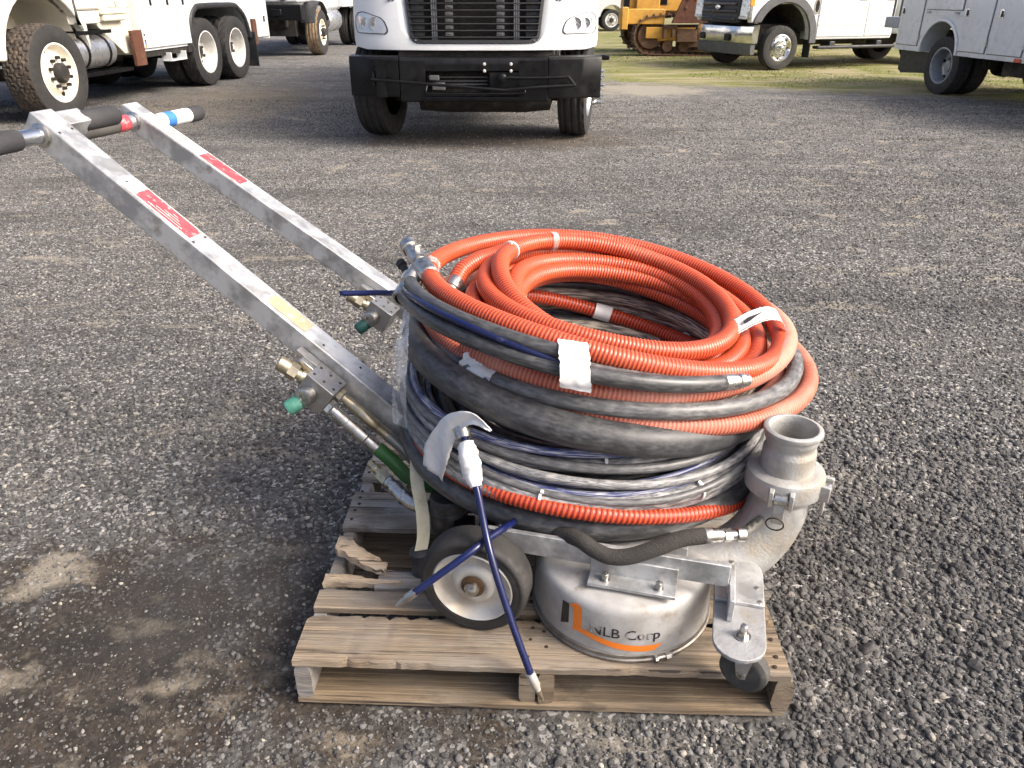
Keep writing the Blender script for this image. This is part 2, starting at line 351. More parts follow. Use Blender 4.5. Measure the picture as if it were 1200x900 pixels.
def catmull(P, ds):
    P = np.asarray(P, float); Q = np.concatenate([[2 * P[0] - P[1]], P, [2 * P[-1] - P[-2]]])
    out = []
    for i in range(1, len(Q) - 2):
        a, b, c, d = Q[i - 1:i + 3]; t = np.linspace(0, 1, 24, endpoint=False)[:, None]
        out.append(0.5 * ((2 * b) + (c - a) * t + (2 * a - 5 * b + 4 * c - d) * t ** 2 + (3 * b - a - 3 * c + d) * t ** 3))
    out.append(P[-1:]); P = np.concatenate(out)
    return resample(P, ds)
def resample(P, ds):
    L = np.concatenate([[0], np.cumsum(np.linalg.norm(np.diff(P, axis=0), axis=1))]); n = max(2, int(L[-1] / ds) + 1)
    s = np.linspace(0, L[-1], n); return np.stack([np.interp(s, L, P[:, i]) for i in range(3)], 1)
def hexnut(mb, p, d, r, h):
    return mb.steps(p, d, [(r, 0), (r, h)], 6)
# ------------------------------------------------------------------ ground and gravel
def vnoise(x, y, sc, seed=0):
    x = np.asarray(x) / sc + seed * 17.3; y = np.asarray(y) / sc + seed * 9.1
    xi, yi = np.floor(x).astype(np.int64), np.floor(y).astype(np.int64); fx, fy = x - xi, y - yi
    fx = fx * fx * (3 - 2 * fx); fy = fy * fy * (3 - 2 * fy)
    def h(a, b):
        k = (a * 374761393 + b * 668265263 + seed * 1442695) & 0x7fffffff
        k = ((k ^ (k >> 13)) * 1274126177) & 0x7fffffff
        return ((k ^ (k >> 16)) & 0xffff) / 65535.0
    return (h(xi, yi) * (1 - fx) + h(xi + 1, yi) * fx) * (1 - fy) + (h(xi, yi + 1) * (1 - fx) + h(xi + 1, yi + 1) * fx) * fy
def ground_z(x, y):
    return -0.022 + 0.014 * vnoise(x, y, 1.1, 1) + 0.006 * vnoise(x, y, 0.22, 2) + 0.002 * vnoise(x, y, 0.05, 3)
def ground_mat():
    m, nt, b = base_mat('gravel_ground')
    geo = nt.nodes.new('ShaderNodeNewGeometry').outputs['Position']
    big = tnoise(nt, 0.55, 5, 0.6, geo); mid = tnoise(nt, 2.6, 5, 0.62, geo); fine = tnoise(nt, 26, 5, 0.7, geo)
    vor = nd(nt, 'ShaderNodeTexVoronoi'); vor.inputs['Scale'].default_value = 120; nt.links.new(geo, vor.inputs['Vector'])
    vor2 = nd(nt, 'ShaderNodeTexVoronoi'); vor2.inputs['Scale'].default_value = 95; nt.links.new(geo, vor2.inputs['Vector'])
    sp = nt.nodes.new('ShaderNodeSeparateColor'); nt.links.new(vor.outputs['Color'], sp.inputs[0])
    sp2 = nt.nodes.new('ShaderNodeSeparateColor'); nt.links.new(vor2.outputs['Color'], sp2.inputs[0])
    c = mixc(nt, ramp(nt, sp.outputs[0], 0.0, 1.0), (0.047, 0.0455, 0.043), (0.18, 0.175, 0.166))
    c = mixc(nt, ramp(nt, sp2.outputs[1], 0.84, 0.88, 0, 0.9), c, (0.44, 0.43, 0.41))
    c = mixc(nt, ramp(nt, mid, 0.45, 0.75, 0, 0.55), c, (0.062, 0.06, 0.058))
    c = mixc(nt, ramp(nt, math2(nt, 'MULTIPLY', big, fine), 0.29, 0.46, 0, 0.55), c, (0.25, 0.225, 0.185))
    sep = nt.nodes.new('ShaderNodeSeparateXYZ'); nt.links.new(geo, sep.inputs[0]); X, Y = sep.outputs[0], sep.outputs[1]
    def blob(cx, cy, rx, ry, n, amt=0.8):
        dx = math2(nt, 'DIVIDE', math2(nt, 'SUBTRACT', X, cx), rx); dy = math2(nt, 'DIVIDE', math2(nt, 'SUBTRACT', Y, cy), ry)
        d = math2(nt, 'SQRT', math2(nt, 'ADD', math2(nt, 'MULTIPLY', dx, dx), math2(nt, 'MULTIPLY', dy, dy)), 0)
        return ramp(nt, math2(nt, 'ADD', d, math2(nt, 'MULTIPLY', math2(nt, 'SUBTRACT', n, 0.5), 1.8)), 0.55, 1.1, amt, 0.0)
    streak = tnoise(nt, 0.9, 5, 0.6, geo, (0.45, 1.7, 1))
    c = mixc(nt, ramp(nt, streak, 0.5, 0.66, 0, 0.45), c, (0.035, 0.034, 0.033))
    # packed damp earth left of the pallet, a darker patch on it, brown soil where the truck drips
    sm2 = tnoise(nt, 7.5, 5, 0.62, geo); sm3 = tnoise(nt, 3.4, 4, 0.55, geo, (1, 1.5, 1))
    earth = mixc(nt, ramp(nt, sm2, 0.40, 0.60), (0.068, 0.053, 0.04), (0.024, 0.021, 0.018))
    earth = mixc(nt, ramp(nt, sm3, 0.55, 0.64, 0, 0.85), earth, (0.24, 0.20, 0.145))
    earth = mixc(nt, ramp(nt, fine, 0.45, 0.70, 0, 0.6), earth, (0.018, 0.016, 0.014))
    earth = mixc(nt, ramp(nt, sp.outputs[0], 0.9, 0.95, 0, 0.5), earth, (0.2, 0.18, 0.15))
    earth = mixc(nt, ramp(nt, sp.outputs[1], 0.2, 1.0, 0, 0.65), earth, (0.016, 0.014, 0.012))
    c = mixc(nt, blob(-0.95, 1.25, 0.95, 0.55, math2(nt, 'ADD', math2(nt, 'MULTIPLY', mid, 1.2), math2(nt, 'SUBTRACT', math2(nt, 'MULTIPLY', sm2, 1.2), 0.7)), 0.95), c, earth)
    c = mixc(nt, math2(nt, 'MULTIPLY', ramp(nt, sm3, 0.57, 0.66, 0, 0.8), ramp(nt, big, 0.40, 0.55)), c, (0.30, 0.27, 0.215))
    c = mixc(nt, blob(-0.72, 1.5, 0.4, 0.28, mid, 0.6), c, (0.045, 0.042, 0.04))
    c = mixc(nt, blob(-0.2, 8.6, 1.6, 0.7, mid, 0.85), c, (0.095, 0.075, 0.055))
    c = mixc(nt, blob(-4.2, 11.6, 1.4, 2.6, mid, 0.6), c, (0.15, 0.125, 0.09))
    c = mixc(nt, blob(2.2, 13.4, 1.1, 1.0, mid, 0.8), c, (0.27, 0.25, 0.20))
    # mossy verge beyond the gravel
    e = math2(nt, 'ADD', math2(nt, 'ADD', Y, math2(nt, 'MULTIPLY', X, 0.46)), math2(nt, 'MULTIPLY', mid, 2.2))
    grassy = math2(nt, 'MULTIPLY', ramp(nt, e, 16.2, 16.9), ramp(nt, math2(nt, 'ADD', X, math2(nt, 'MULTIPLY', mid, 1.2)), 1.9, 2.6))
    gstretch = tnoise(nt, 1.3, 5, 0.65, geo, (0.55, 1.6, 1))
    gc = mixc(nt, ramp(nt, gstretch, 0.42, 0.60), (0.155, 0.17, 0.045), (0.30, 0.255, 0.16))
    gc = mixc(nt, ramp(nt, fine, 0.5, 0.8, 0, 0.6), gc, (0.06, 0.07, 0.025))
    c = mixc(nt, grassy, c, gc)
    nt.links.new(c, b.inputs['Base Color'])
    b.inputs['Roughness'].default_value = 0.92; b.inputs['Specular IOR Level'].default_value = 0.25
    hgt = math2(nt, 'ADD', tnoise(nt, 85, 5, 0.7, geo), math2(nt, 'MULTIPLY', fine, 1.2))
    bp = nd(nt, 'ShaderNodeBump'); bp.inputs['Strength'].default_value = 0.9; bp.inputs['Distance'].default_value = 0.008
    nt.links.new(hgt, bp.inputs['Height']); nt.links.new(bp.outputs[0], b.inputs['Normal'])
    return m
def spaced(a, b, fine, lo, hi):
    s = [0.0]; v = 0.0; st = fine
    while v < hi: v += st; s.append(v); st *= 1.05 if v > 2.5 else 1.0
    t = [0.0]; v = 0.0; st = fine
    while v < -lo: v += st; t.append(v); st *= 1.05 if v > 2.5 else 1.0
    return np.array([-q for q in t[:0:-1]] + s)
gx = spaced(0, 0, 0.05, -700, 700); gy = spaced(0, 0, 0.05, -60, 1500) + 0.5
GX, GY = np.meshgrid(gx, gy); GZ = ground_z(GX, GY)
nx, ny = len(gx), len(gy)
ii = (np.arange(ny - 1)[:, None] * nx + np.arange(nx - 1)[None, :]).ravel()
gm = MB(); gm.v.append(np.stack([GX.ravel(), GY.ravel(), GZ.ravel()], 1)); gm.n = nx * ny
gm.f = np.stack([ii, ii + 1, ii + nx + 1, ii + nx], 1).tolist()
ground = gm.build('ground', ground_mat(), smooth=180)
tag(ground, 'grey gravel yard with damp earth patches and a mossy verge', None, kind='structure')

# pallet pose (used for keeping stones clear of its bottom boards)
PO = np.array([-0.472, 1.195, 0.0]); PX = np.array([0.99935, -0.036, 0]); PY = np.array([0.036, 0.99935, 0])
PFR = (PO, PX, PY, np.array([0, 0, 1.0])); PW, PD = 1.06, 1.02
BOTTOMS = [(0.0, 0.105), (0.44, 0.60), (0.915, 1.02)]
STRINGERS = [(0.0, 0.036), (0.487, 0.522), (0.528, 0.563), (1.032, 1.072)]

def stone_mat():
    m, nt, b = base_mat('gravel_stone')
    oi = nt.nodes.new('ShaderNodeObjectInfo')
    geo = nt.nodes.new('ShaderNodeNewGeometry').outputs['Position']
    cr = nt.nodes.new('ShaderNodeValToRGB'); nt.links.new(oi.outputs['Random'], cr.inputs[0])
    e = cr.color_ramp.elements; e[0].position = 0.0; e[0].color = (0.022, 0.022, 0.023, 1); e[1].position = 1.0; e[1].color = (0.50, 0.46, 0.38, 1)
    for p, c in ((0.36, (0.060, 0.059, 0.058)), (0.66, (0.125, 0.122, 0.117)), (0.84, (0.195, 0.189, 0.178)), (0.93, (0.27, 0.257, 0.232)), (0.975, (0.37, 0.343, 0.29))):
        q = e.new(p); q.color = rgb(c)
    c = cr.outputs[0]
    n = tnoise(nt, 2.2, 4, 0.6, geo)
    c = mixc(nt, ramp(nt, n, 0.42, 0.72, 0, 0.5), c, (0.06, 0.058, 0.056))
    big = tnoise(nt, 0.8, 4, 0.6, geo)
    c = mixc(nt, ramp(nt, tnoise(nt, 1.5, 5, 0.62, geo), 0.54, 0.68, 0, 0.45), c, (0.205, 0.188, 0.158))
    streak = tnoise(nt, 0.9, 5, 0.6, geo, (0.45, 1.7, 1))
    c = mixc(nt, ramp(nt, streak, 0.5, 0.66, 0, 0.4), c, (0.035, 0.034, 0.033))
    fn = tnoise(nt, 220, 4, 0.6, geo)
    c = mixc(nt, ramp(nt, fn, 0.35, 0.7, 0, 0.35), c, (0.12, 0.115, 0.105))
    sep = nt.nodes.new('ShaderNodeSeparateXYZ'); nt.links.new(geo, sep.inputs[0])
    dx = math2(nt, 'DIVIDE', math2(nt, 'ADD', sep.outputs[0], 0.9), 0.7); dy = math2(nt, 'DIVIDE', math2(nt, 'SUBTRACT', sep.outputs[1], 1.35), 0.45)
    d = math2(nt, 'SQRT', math2(nt, 'ADD', math2(nt, 'MULTIPLY', dx, dx), math2(nt, 'MULTIPLY', dy, dy)), 0)
    f = ramp(nt, math2(nt, 'ADD', d, math2(nt, 'MULTIPLY', math2(nt, 'SUBTRACT', n, 0.5), 1.6)), 0.6, 1.1, 0.2, 0.0)
    c = mixc(nt, f, c, (0.07, 0.058, 0.046))
    # damp dark stone on the near right of the pallet
    e1 = math2(nt, 'ADD', sep.outputs[0], math2(nt, 'MULTIPLY', math2(nt, 'SUBTRACT', n, 0.5), 2.0)); e2 = math2(nt, 'ADD', sep.outputs[1], math2(nt, 'MULTIPLY', math2(nt, 'SUBTRACT', n, 0.5), 2.0))
    damp = math2(nt, 'MULTIPLY', ramp(nt, e1, 0.45, 0.75), ramp(nt, e2, 1.7, 2.6, 0.55, 0.0))
    c = mixc(nt, damp, c, (0.032, 0.031, 0.031))
    nt.links.new(c, b.inputs['Base Color']); b.inputs['Roughness'].default_value = 0.78
    bp = nd(nt, 'ShaderNodeBump'); bp.inputs['Strength'].default_value = 0.35; bp.inputs['Distance'].default_value = 0.002
    nt.links.new(fn, bp.inputs['Height']); nt.links.new(bp.outputs[0], b.inputs['Normal'])
    return m
STONE = stone_mat()
def scatter():
    out = []
    def band(y0, y1, dens, r0, r1, half):
        n = int((y1 - y0) * 2 * half(y1) * dens)
        y = RNG.uniform(y0, y1, n); x = RNG.uniform(-half(y1), half(y1), n)
        k = np.abs(x) < half(y); x, y = x[k], y[k]
        r = r0 + (r1 - r0) * RNG.random(len(x)) ** 3
        out.append(np.stack([x, y, r], 1))
    hf = lambda y: 0.80 * y + 0.75
    band(0.75, 1.7, 10500, 0.0035, 0.0125, hf); band(0.8, 2.0, 6500, 0.0018, 0.005, hf); band(1.7, 2.7, 8500, 0.004, 0.0125, hf)
    band(2.7, 4.2, 5600, 0.004, 0.0105, hf); band(4.2, 7.0, 2500, 0.005, 0.0105, hf); band(7.0, 12.0, 800, 0.006, 0.012, hf)
    band(0.8, 1.75, 26, 0.012, 0.022, hf); band(1.75, 3.5, 9, 0.013, 0.02, hf)
    P = np.concatenate(out)
    # packed earth on the near left keeps fewer, smaller stones; clean coarse stone on the right
    d = np.hypot((P[:, 0] + 0.95) / 0.85, (P[:, 1] - 1.3) / 0.55) + 1.2 * (vnoise(P[:, 0], P[:, 1], 0.25, 5) - 0.5)
    keep = RNG.random(len(P)) < np.clip((d - 0.5) * 1.7, 0.42, 1)
    P = P[keep]; d = d[keep]
    P[:, 2] *= np.clip(0.55 + 0.45 * d, 0.5, 1.0)
    patch = vnoise(P[:, 0], P[:, 1], 0.8, 8)
    P = P[RNG.random(len(P)) < np.clip(0.65 + 0.8 * patch, 0, 1)]
    P[:, 2] *= np.where((P[:, 0] > 0.55) & (P[:, 1] < 2.4), 1.18, 0.95)
    q = P[:, :2] - PO[:2]; u = q @ PX[:2]; v = q @ PY[:2]
    inside = np.zeros(len(P), bool)
    for a, b in BOTTOMS: inside |= (u > -0.012) & (u < PW + 0.012) & (v > a - 0.012) & (v < b + 0.012)
    for a, b in STRINGERS: inside |= (u > a - 0.012) & (u < b + 0.012) & (v > -0.012) & (v < PD + 0.012)
    P = P[~inside]
    e = P[:, 1] + 0.46 * P[:, 0] + 1.0
    return P[~((e > 16.4) & (P[:, 0] > 2.2))]
SP = scatter(); NS = len(SP)
me = bpy.data.meshes.new('gravel')
co = np.stack([SP[:, 0], SP[:, 1], ground_z(SP[:, 0], SP[:, 1]) + SP[:, 2] * RNG.uniform(-0.15, 0.35, NS)], 1)
me.vertices.add(NS); me.vertices.foreach_set('co', co.astype(np.float32).ravel()); me.update()
at = me.attributes.new('turn', 'FLOAT_VECTOR', 'POINT'); at.data.foreach_set('vector', (RNG.random((NS, 3)) * np.array([0.7, 0.7, 6.283])).astype(np.float32).ravel())
sc3 = SP[:, 2:3] * np.stack([RNG.uniform(0.85, 1.25, NS), RNG.uniform(0.75, 1.05, NS), RNG.uniform(0.5, 0.85, NS)], 1)
at = me.attributes.new('size', 'FLOAT_VECTOR', 'POINT'); at.data.foreach_set('vector', sc3.astype(np.float32).ravel())
gravel = bpy.data.objects.new('gravel', me); scene.collection.objects.link(gravel)
tag(gravel, 'loose grey crushed stones scattered over the yard', 'gravel', kind='stuff')
ng = bpy.data.node_groups.new('gravel_stones', 'GeometryNodeTree')
ng.interface.new_socket('Geometry', in_out='INPUT', socket_type='NodeSocketGeometry'); ng.interface.new_socket('Geometry', in_out='OUTPUT', socket_type='NodeSocketGeometry')
gi, go = ng.nodes.new('NodeGroupInput'), ng.nodes.new('NodeGroupOutput')
join = ng.nodes.new('GeometryNodeJoinGeometry')
for k in range(9):
    ico = ng.nodes.new('GeometryNodeMeshIcoSphere'); ico.inputs['Radius'].default_value = 1; ico.inputs['Subdivisions'].default_value = 3 if k < 3 else 2
    tn = ng.nodes.new('ShaderNodeTexVoronoi'); tn.feature = 'F1'; tn.voronoi_dimensions = '4D'; tn.inputs['W'].default_value = k * 3.7; tn.inputs['Scale'].default_value = 0.75
    rp = ng.nodes.new('ShaderNodeMapRange'); rp.inputs[1].default_value = 0.0; rp.inputs[2].default_value = 1.0; rp.inputs[3].default_value = 1.2; rp.inputs[4].default_value = 0.5
    ng.links.new(tn.outputs['Distance'], rp.inputs[0])
    ps = ng.nodes.new('GeometryNodeInputPosition'); vm = ng.nodes.new('ShaderNodeVectorMath'); vm.operation = 'SCALE'
    ng.links.new(ps.outputs[0], vm.inputs[0]); ng.links.new(rp.outputs[0], vm.inputs['Scale'])
    sp_ = ng.nodes.new('GeometryNodeSetPosition'); ng.links.new(ico.outputs[0], sp_.inputs[0]); ng.links.new(vm.outputs[0], sp_.inputs['Position'])
    ss = ng.nodes.new('GeometryNodeSetShadeSmooth'); ss.inputs['Shade Smooth'].default_value = k < 2
    ng.links.new(sp_.outputs[0], ss.inputs[0])
    gi2 = ng.nodes.new('GeometryNodeGeometryToInstance'); ng.links.new(ss.outputs[0], gi2.inputs[0]); ng.links.new(gi2.outputs[0], join.inputs[0])
sm = ng.nodes.new('GeometryNodeSetMaterial'); sm.inputs['Material'].default_value = STONE; ng.links.new(join.outputs[0], sm.inputs[0])
def named(n):
    a = ng.nodes.new('GeometryNodeInputNamedAttribute'); a.data_type = 'FLOAT_VECTOR'; a.inputs[0].default_value = n; return a.outputs[0]
iop = ng.nodes.new('GeometryNodeInstanceOnPoints'); iop.inputs['Pick Instance'].default_value = True
rv = ng.nodes.new('FunctionNodeRandomValue'); rv.data_type = 'INT'; rv.inputs[4].default_value = 0; rv.inputs[5].default_value = 8
ng.links.new(gi.outputs[0], iop.inputs['Points']); ng.links.new(sm.outputs[0], iop.inputs['Instance']); ng.links.new(rv.outputs[2], iop.inputs['Instance Index'])
e2r = ng.nodes.new('FunctionNodeEulerToRotation'); ng.links.new(named('turn'), e2r.inputs[0])
ng.links.new(e2r.outputs[0], iop.inputs['Rotation']); ng.links.new(named('size'), iop.inputs['Scale']); ng.links.new(iop.outputs[0], go.inputs[0])
gravel.modifiers.new('stones', 'NODES').node_group = ng

# moss and grass blades of the verge
gb = MB(); n = 30000
bx = RNG.uniform(1.9, 9.5, n); by = RNG.uniform(12.2, 24, n)
k = (by + 0.46 * bx + 2.2 * vnoise(bx, by, 0.6, 4) > 16.9) & (vnoise(bx, by, 0.9, 6) > 0.45); bx, by = bx[k], by[k]; n = len(bx)
ang = RNG.uniform(0, 6.283, n); hh = RNG.uniform(0.006, 0.022, n); ww = 0.010
zz = ground_z(bx, by)
V = np.zeros((n, 3, 3)); V[:, 0] = np.stack([bx - ww * np.cos(ang), by - ww * np.sin(ang), zz], 1); V[:, 1] = np.stack([bx + ww * np.cos(ang), by + ww * np.sin(ang), zz], 1)
V[:, 2] = np.stack([bx + RNG.normal(0, 0.02, n), by + RNG.normal(0, 0.02, n), zz + hh], 1)
gb.v.append(V.reshape(-1, 3)); gb.n = 3 * n; gb.f = np.arange(3 * n).reshape(-1, 3).tolist()
GRASSM = mat('grass_blade', (0.17, 0.19, 0.05), 0.7, dark=(0.25, 0.22, 0.10), scale=2)
tag(gb.build('grass', GRASSM, smooth=0), 'thin short grass on the mossy verge beyond the gravel', 'grass', kind='stuff')

# ------------------------------------------------------------------ pallet
pallet = empty('wooden_pallet', PO, math.atan2(PX[1], PX[0]))
tag(pallet, 'worn wooden pallet with a broken deck board under the machine', 'pallet')
def plank(x0, x1, y0, y1, z0, z1, chip=0.003, seg=30, endjag=0.0, warp=0.002, seed=0):
    """board along x with chipped edges; cross-section of eight points so the arrises stay soft"""
    r = np.random.default_rng(seed); b = 0.002
    prof = [(0, b), (b, 0), (1 - b, 0), (1, b), (1, 1 - b), (1 - b, 1), (b, 1), (0, 1 - b)]
    m = MB(); V = []
    X = np.linspace(x0, x1, seg + 1)
    e0 = np.cumsum(r.normal(0, chip * 0.35, seg + 1)); e1 = np.cumsum(r.normal(0, chip * 0.35, seg + 1))
    e0 -= np.linspace(e0[0], e0[-1], seg + 1); e1 -= np.linspace(e1[0], e1[-1], seg + 1)
    nick = lambda: np.where(r.random(seg + 1) < 0.22, r.uniform(0.2, 1.3, seg + 1), 0.0) * chip
    e0 = np.clip(e0 * 0.3, -chip, chip) + nick(); e1 = np.clip(e1 * 0.3, -chip, chip) - nick()
    zw = warp * np.sin(np.linspace(0, 3.0, seg + 1) + seed)
    for i, x in enumerate(X):
        for (u, w) in prof:
            ya = y0 + e0[i] * (0.35 if w < 0.5 else 1); yb = y1 + e1[i] * (0.35 if w < 0.5 else 1)
            uy = ya + (yb - ya) * (u if u in (0, 1) else (0.004 / (y1 - y0) if u < 0.5 else 1 - 0.004 / (y1 - y0)))
            wz = z0 + (z1 - z0) * (w if w in (0, 1) else (0.12 if w < 0.5 else 0.88)) + zw[i]
            xx = x + (endjag * r.uniform(-1, 1) if i in (0, seg) else 0)
            V.append((xx, uy, wz))
    F = []
    for i in range(seg):
        for j in range(8):
            F.append((i * 8 + j, i * 8 + (j + 1) % 8, i * 8 + 8 + (j + 1) % 8, i * 8 + 8 + j))
    F = [f[::-1] for f in F] + [tuple(range(8)), tuple(seg * 8 + j for j in range(8))[::-1]]
    return m.add(V, F)
ZT = 0.125
for i, (a, b, chip, mt) in enumerate([(0.0, 0.134, 0.008, WOODT), (0.162, 0.224, 0.003, WOODT), (0.466, 0.632, 0.003, WOODG), (0.70, 0.80, 0.003, WOODG), (0.86, 1.02, 0.003, WOODT)]):
    plank(0.0 + 0.004 * (i % 2), PW - 0.006 * (i % 3), a, b, ZT - 0.019, ZT, chip, 90 if i == 0 else 40, seed=20 + i).build('deck_board', mt, pallet, smooth=35)
bb = plank(0.135, PW, 0.236, 0.302, ZT - 0.019, ZT, 0.003, 24, endjag=0.02, seed=31).build('deck_board', WOODG, pallet, smooth=35); bb['label'] = 'deck board snapped off short'
for a, b in BOTTOMS:
    plank(0.0, PW, a, b, 0.0, 0.0155, 0.0025, 24, seed=int(a * 100) + 3).build('bottom_board', WOODB, pallet, smooth=35)
for i, (a, b) in enumerate(STRINGERS):
    m = plank(0.004, PD - 0.004, a, b, 0.016, ZT - 0.0195, 0.0015 if i < 3 else 0.004, 20, endjag=0.004 if i < 3 else 0.014, warp=0, seed=50 + i)
    V = m.v[0]; m.v[0] = np.stack([V[:, 1], V[:, 0], V[:, 2]], 1); m.f = [f[::-1] for f in m.f]
    m.build('stringer', WOODB if i else WOODG, pallet, smooth=35)
# split stub still nailed on, and a twisted splinter of the same board
def splinter(P, w0, w1, t, seed):
    r = np.random.default_rng(seed); P = catmull(P, 0.012); n = len(P); m = MB(); V = []
    for i, p in enumerate(P):
        s = i / (n - 1); w = (w0 + (w1 - w0) * s) * (1 + r.normal(0, 0.09)); tt = t * (1 - 0.5 * s) * (1 + r.normal(0, 0.12)); tw = 0.25 * math.sin(3 * s)
        for u, q in ((-1, -1), (1, -1), (1.0, 0.2), (0.4, 1), (-0.3, 0.8), (-1, 0.9)):
            V.append((p[0] + r.normal(0, 0.001), p[1] + u * w / 2 + r.normal(0, 0.001), p[2] + q * tt / 2 + u * tw * w / 2))
    F = [(i * 6 + j, i * 6 + 6 + j, i * 6 + 6 + (j + 1) % 6, i * 6 + (j + 1) % 6) for i in range(n - 1) for j in range(6)]
    return m.add(V, F + [tuple(range(6))[::-1], tuple((n - 1) * 6 + j for j in range(6))])
splinter([(0.005, 0.262, 0.121), (0.07, 0.262, 0.122), (0.13, 0.255, 0.121), (0.195, 0.248, 0.128)], 0.036, 0.008, 0.022, 3).build('splinter', WOODP, pallet, smooth=30)
splinter([(0.012, 0.375, 0.142), (0.05, 0.348, 0.146), (0.10, 0.315, 0.140), (0.152, 0.292, 0.134)], 0.06, 0.035, 0.026, 5).build('splinter', WOODP, pallet, smooth=30)
NAIL = mat('old_nail', (0.06, 0.045, 0.035), 0.7, 0.6)
for bx_, by_ in [(0.02, 0.03), (0.016, 0.075), (0.022, 0.11), (0.02, 0.19), (0.018, 0.5), (0.018, 0.54), (0.024, 0.57), (0.02, 0.6), (0.02, 0.73), (0.02, 0.77), (0.505, 0.03), (0.51, 0.08), (0.545, 0.06), (0.515, 0.115), (0.54, 0.105), (1.04, 0.05), (1.042, 0.1), (1.035, 0.19), (0.53, 0.19), (0.51, 0.2), (0.02, 0.63), (0.3, 0.12), (0.78, 0.028), (1.03, 0.022)]:
    m = MB(); m.steps((bx_, by_, ZT - 0.004), (0, 0, 1), [(0.0036, 0), (0.0048, 0.004), (0.0048, 0.0050), (0, 0.0056)], 8); m.build('nail', NAIL, pallet)

# ------------------------------------------------------------------ the surface cleaner
DC = np.array([0.256, 1.395, 0.0]); AX = np.array([0.9686, -0.2487, 0]); NX = np.array([0.2487, 0.9686, 0]); ZZ = np.array([0, 0, 1.0])
MF = (DC, AX, NX, ZZ)
def W(a, n, z): return DC + AX * a + NX * n + ZZ * z
mach = wempty('surface_cleaner', (DC[0], DC[1], 0.125))
tag(mach, 'aluminium push-along floor blasting machine with long twin handles standing on the pallet', 'machine')
def drum_r(z): return float(np.interp(z, [0.135, 0.2, 0.245, 0.258, 0.266], [0.2035, 0.2010, 0.1985, 0.194, 0.186]))
dm = MB(); prof = [(0.2035, 0.136), (0.2022, 0.17), (0.2010, 0.2), (0.1998, 0.225), (0.1985, 0.243), (0.1962, 0.252), (0.1915, 0.2595), (0.184, 0.2645), (0.15, 0.270), (0.09, 0.278), (0.065, 0.285), (0.062, 0.30), (0.05, 0.304), (0, 0.304)]
DF = (DC, np.array([1., 0, 0]), np.array([0, 1., 0]), ZZ)
dm.lathe(prof, 96, DF, cap=(False, False)); drum = dm.build('drum', DRUM, mach, smooth=50)
m = MB(); m.lathe([(0.2005, 0.1262), (0.2065, 0.1262), (0.2080, 0.129), (0.2080, 0.1335), (0.2050, 0.1362), (0.2050, 0.1385), (0.2066, 0.140), (0.2066, 0.146), (0.2040, 0.147)], 96, DF, cap=(False, False)); m.build('clamp_band', mat('band_steel', (0.30, 0.28, 0.25), 0.5, 0.8, dark=(0.16, 0.145, 0.125), scale=18), drum)
m = MB(); m.lathe([(0.20, 0.1255), (0.2035, 0.1256), (0.2045, 0.1262), (0.19, 0.1265)], 64, DF, cap=(False, False)); m.build('rubber_skirt', WTYRE, drum)
def dpt(al, z, off=0.0009):
    r = drum_r(z) + off; return (DC[0] + r * math.sin(R(al)), DC[1] - r * math.cos(R(al)), z)
def drum_strip(up, lo, name, mt, parent, n=40):
    """thin decal between two (angle, z) polylines, wrapped on the drum"""
    m = MB(); t = np.linspace(0, 1, n + 1); U = np.array(up); L = np.array(lo)
    def ev(Q): k = np.linspace(0, 1, len(Q)); return np.stack([np.interp(t, k, Q[:, 0]), np.interp(t, k, Q[:, 1])], 1)
    A, B = ev(U), ev(L); V = []; K = 4
    for a, b in zip(A, B):
        for k in range(K + 1): q = a + (b - a) * k / K; V.append(dpt(q[0], q[1]))
    F = [(i * (K + 1) + j, i * (K + 1) + j + 1, (i + 1) * (K + 1) + j + 1, (i + 1) * (K + 1) + j) for i in range(n) for j in range(K)]
    return m.add(V, F).build(name, mt, parent, smooth=60)
drum_strip([(-47.3, 0.238), (-46.5, 0.231), (-42.2, 0.2315), (-42.0, 0.241)][:1] + [(-42.1, 0.2395)], [(-47.6, 0.177), (-41.5, 0.189)], 'logo_mark', LBLACK, drum, 8)
drum_strip([(-41.2, 0.240), (-39.6, 0.246), (-36.5, 0.249), (-34.0, 0.247), (-33.0, 0.240), (-32.6, 0.215), (-32.3, 0.193)],
           [(-41.0, 0.233), (-39.6, 0.236), (-38.9, 0.232), (-38.7, 0.225), (-38.5, 0.215), (-38.4, 0.2), (-38.3, 0.178)], 'logo_stem', LORANGE, drum, 28)
drum_strip([(-38.3, 0.178), (-32.3, 0.1925), (-27, 0.1885), (-21.8, 0.185), (-15, 0.180), (-8.8, 0.1765), (-2, 0.1735), (3.9, 0.172), (11, 0.1715), (18.2, 0.1722)],
           [(-38.2, 0.1775), (-33.5, 0.1795), (-27, 0.1755), (-21.5, 0.1705), (-15, 0.1655), (-8.8, 0.161), (-2, 0.158), (3.9, 0.1565), (9, 0.156), (13, 0.1570)], 'logo_swoosh', LORANGE, drum, 48)
fc = bpy.data.curves.new('lettering', 'FONT'); fc.body = 'NLB Corp'; fc.resolution_u = 3; fc.extrude = 0; fc.fill_mode = 'FRONT'
fo = bpy.data.objects.new('lettering', fc); scene.collection.objects.link(fo)
bpy.context.view_layer.update()
tm = bpy.data.meshes.new_from_object(fo.evaluated_get(bpy.context.evaluated_depsgraph_get())); bpy.data.objects.remove(fo)
tv = np.array([v.co[:] for v in tm.vertices]); tf = [tuple(p.vertices) for p in tm.polygons]
x0, x1 = tv[:, 0].min(), tv[:, 0].max(); capv = 0.70
V = []
for v in tv:
    t = (v[0] - x0) / (x1 - x0); V.append(dpt(-26.3 + 42.4 * t, 0.1915 - 0.004 * t + v[1] / capv * 0.0245, 0.0013))
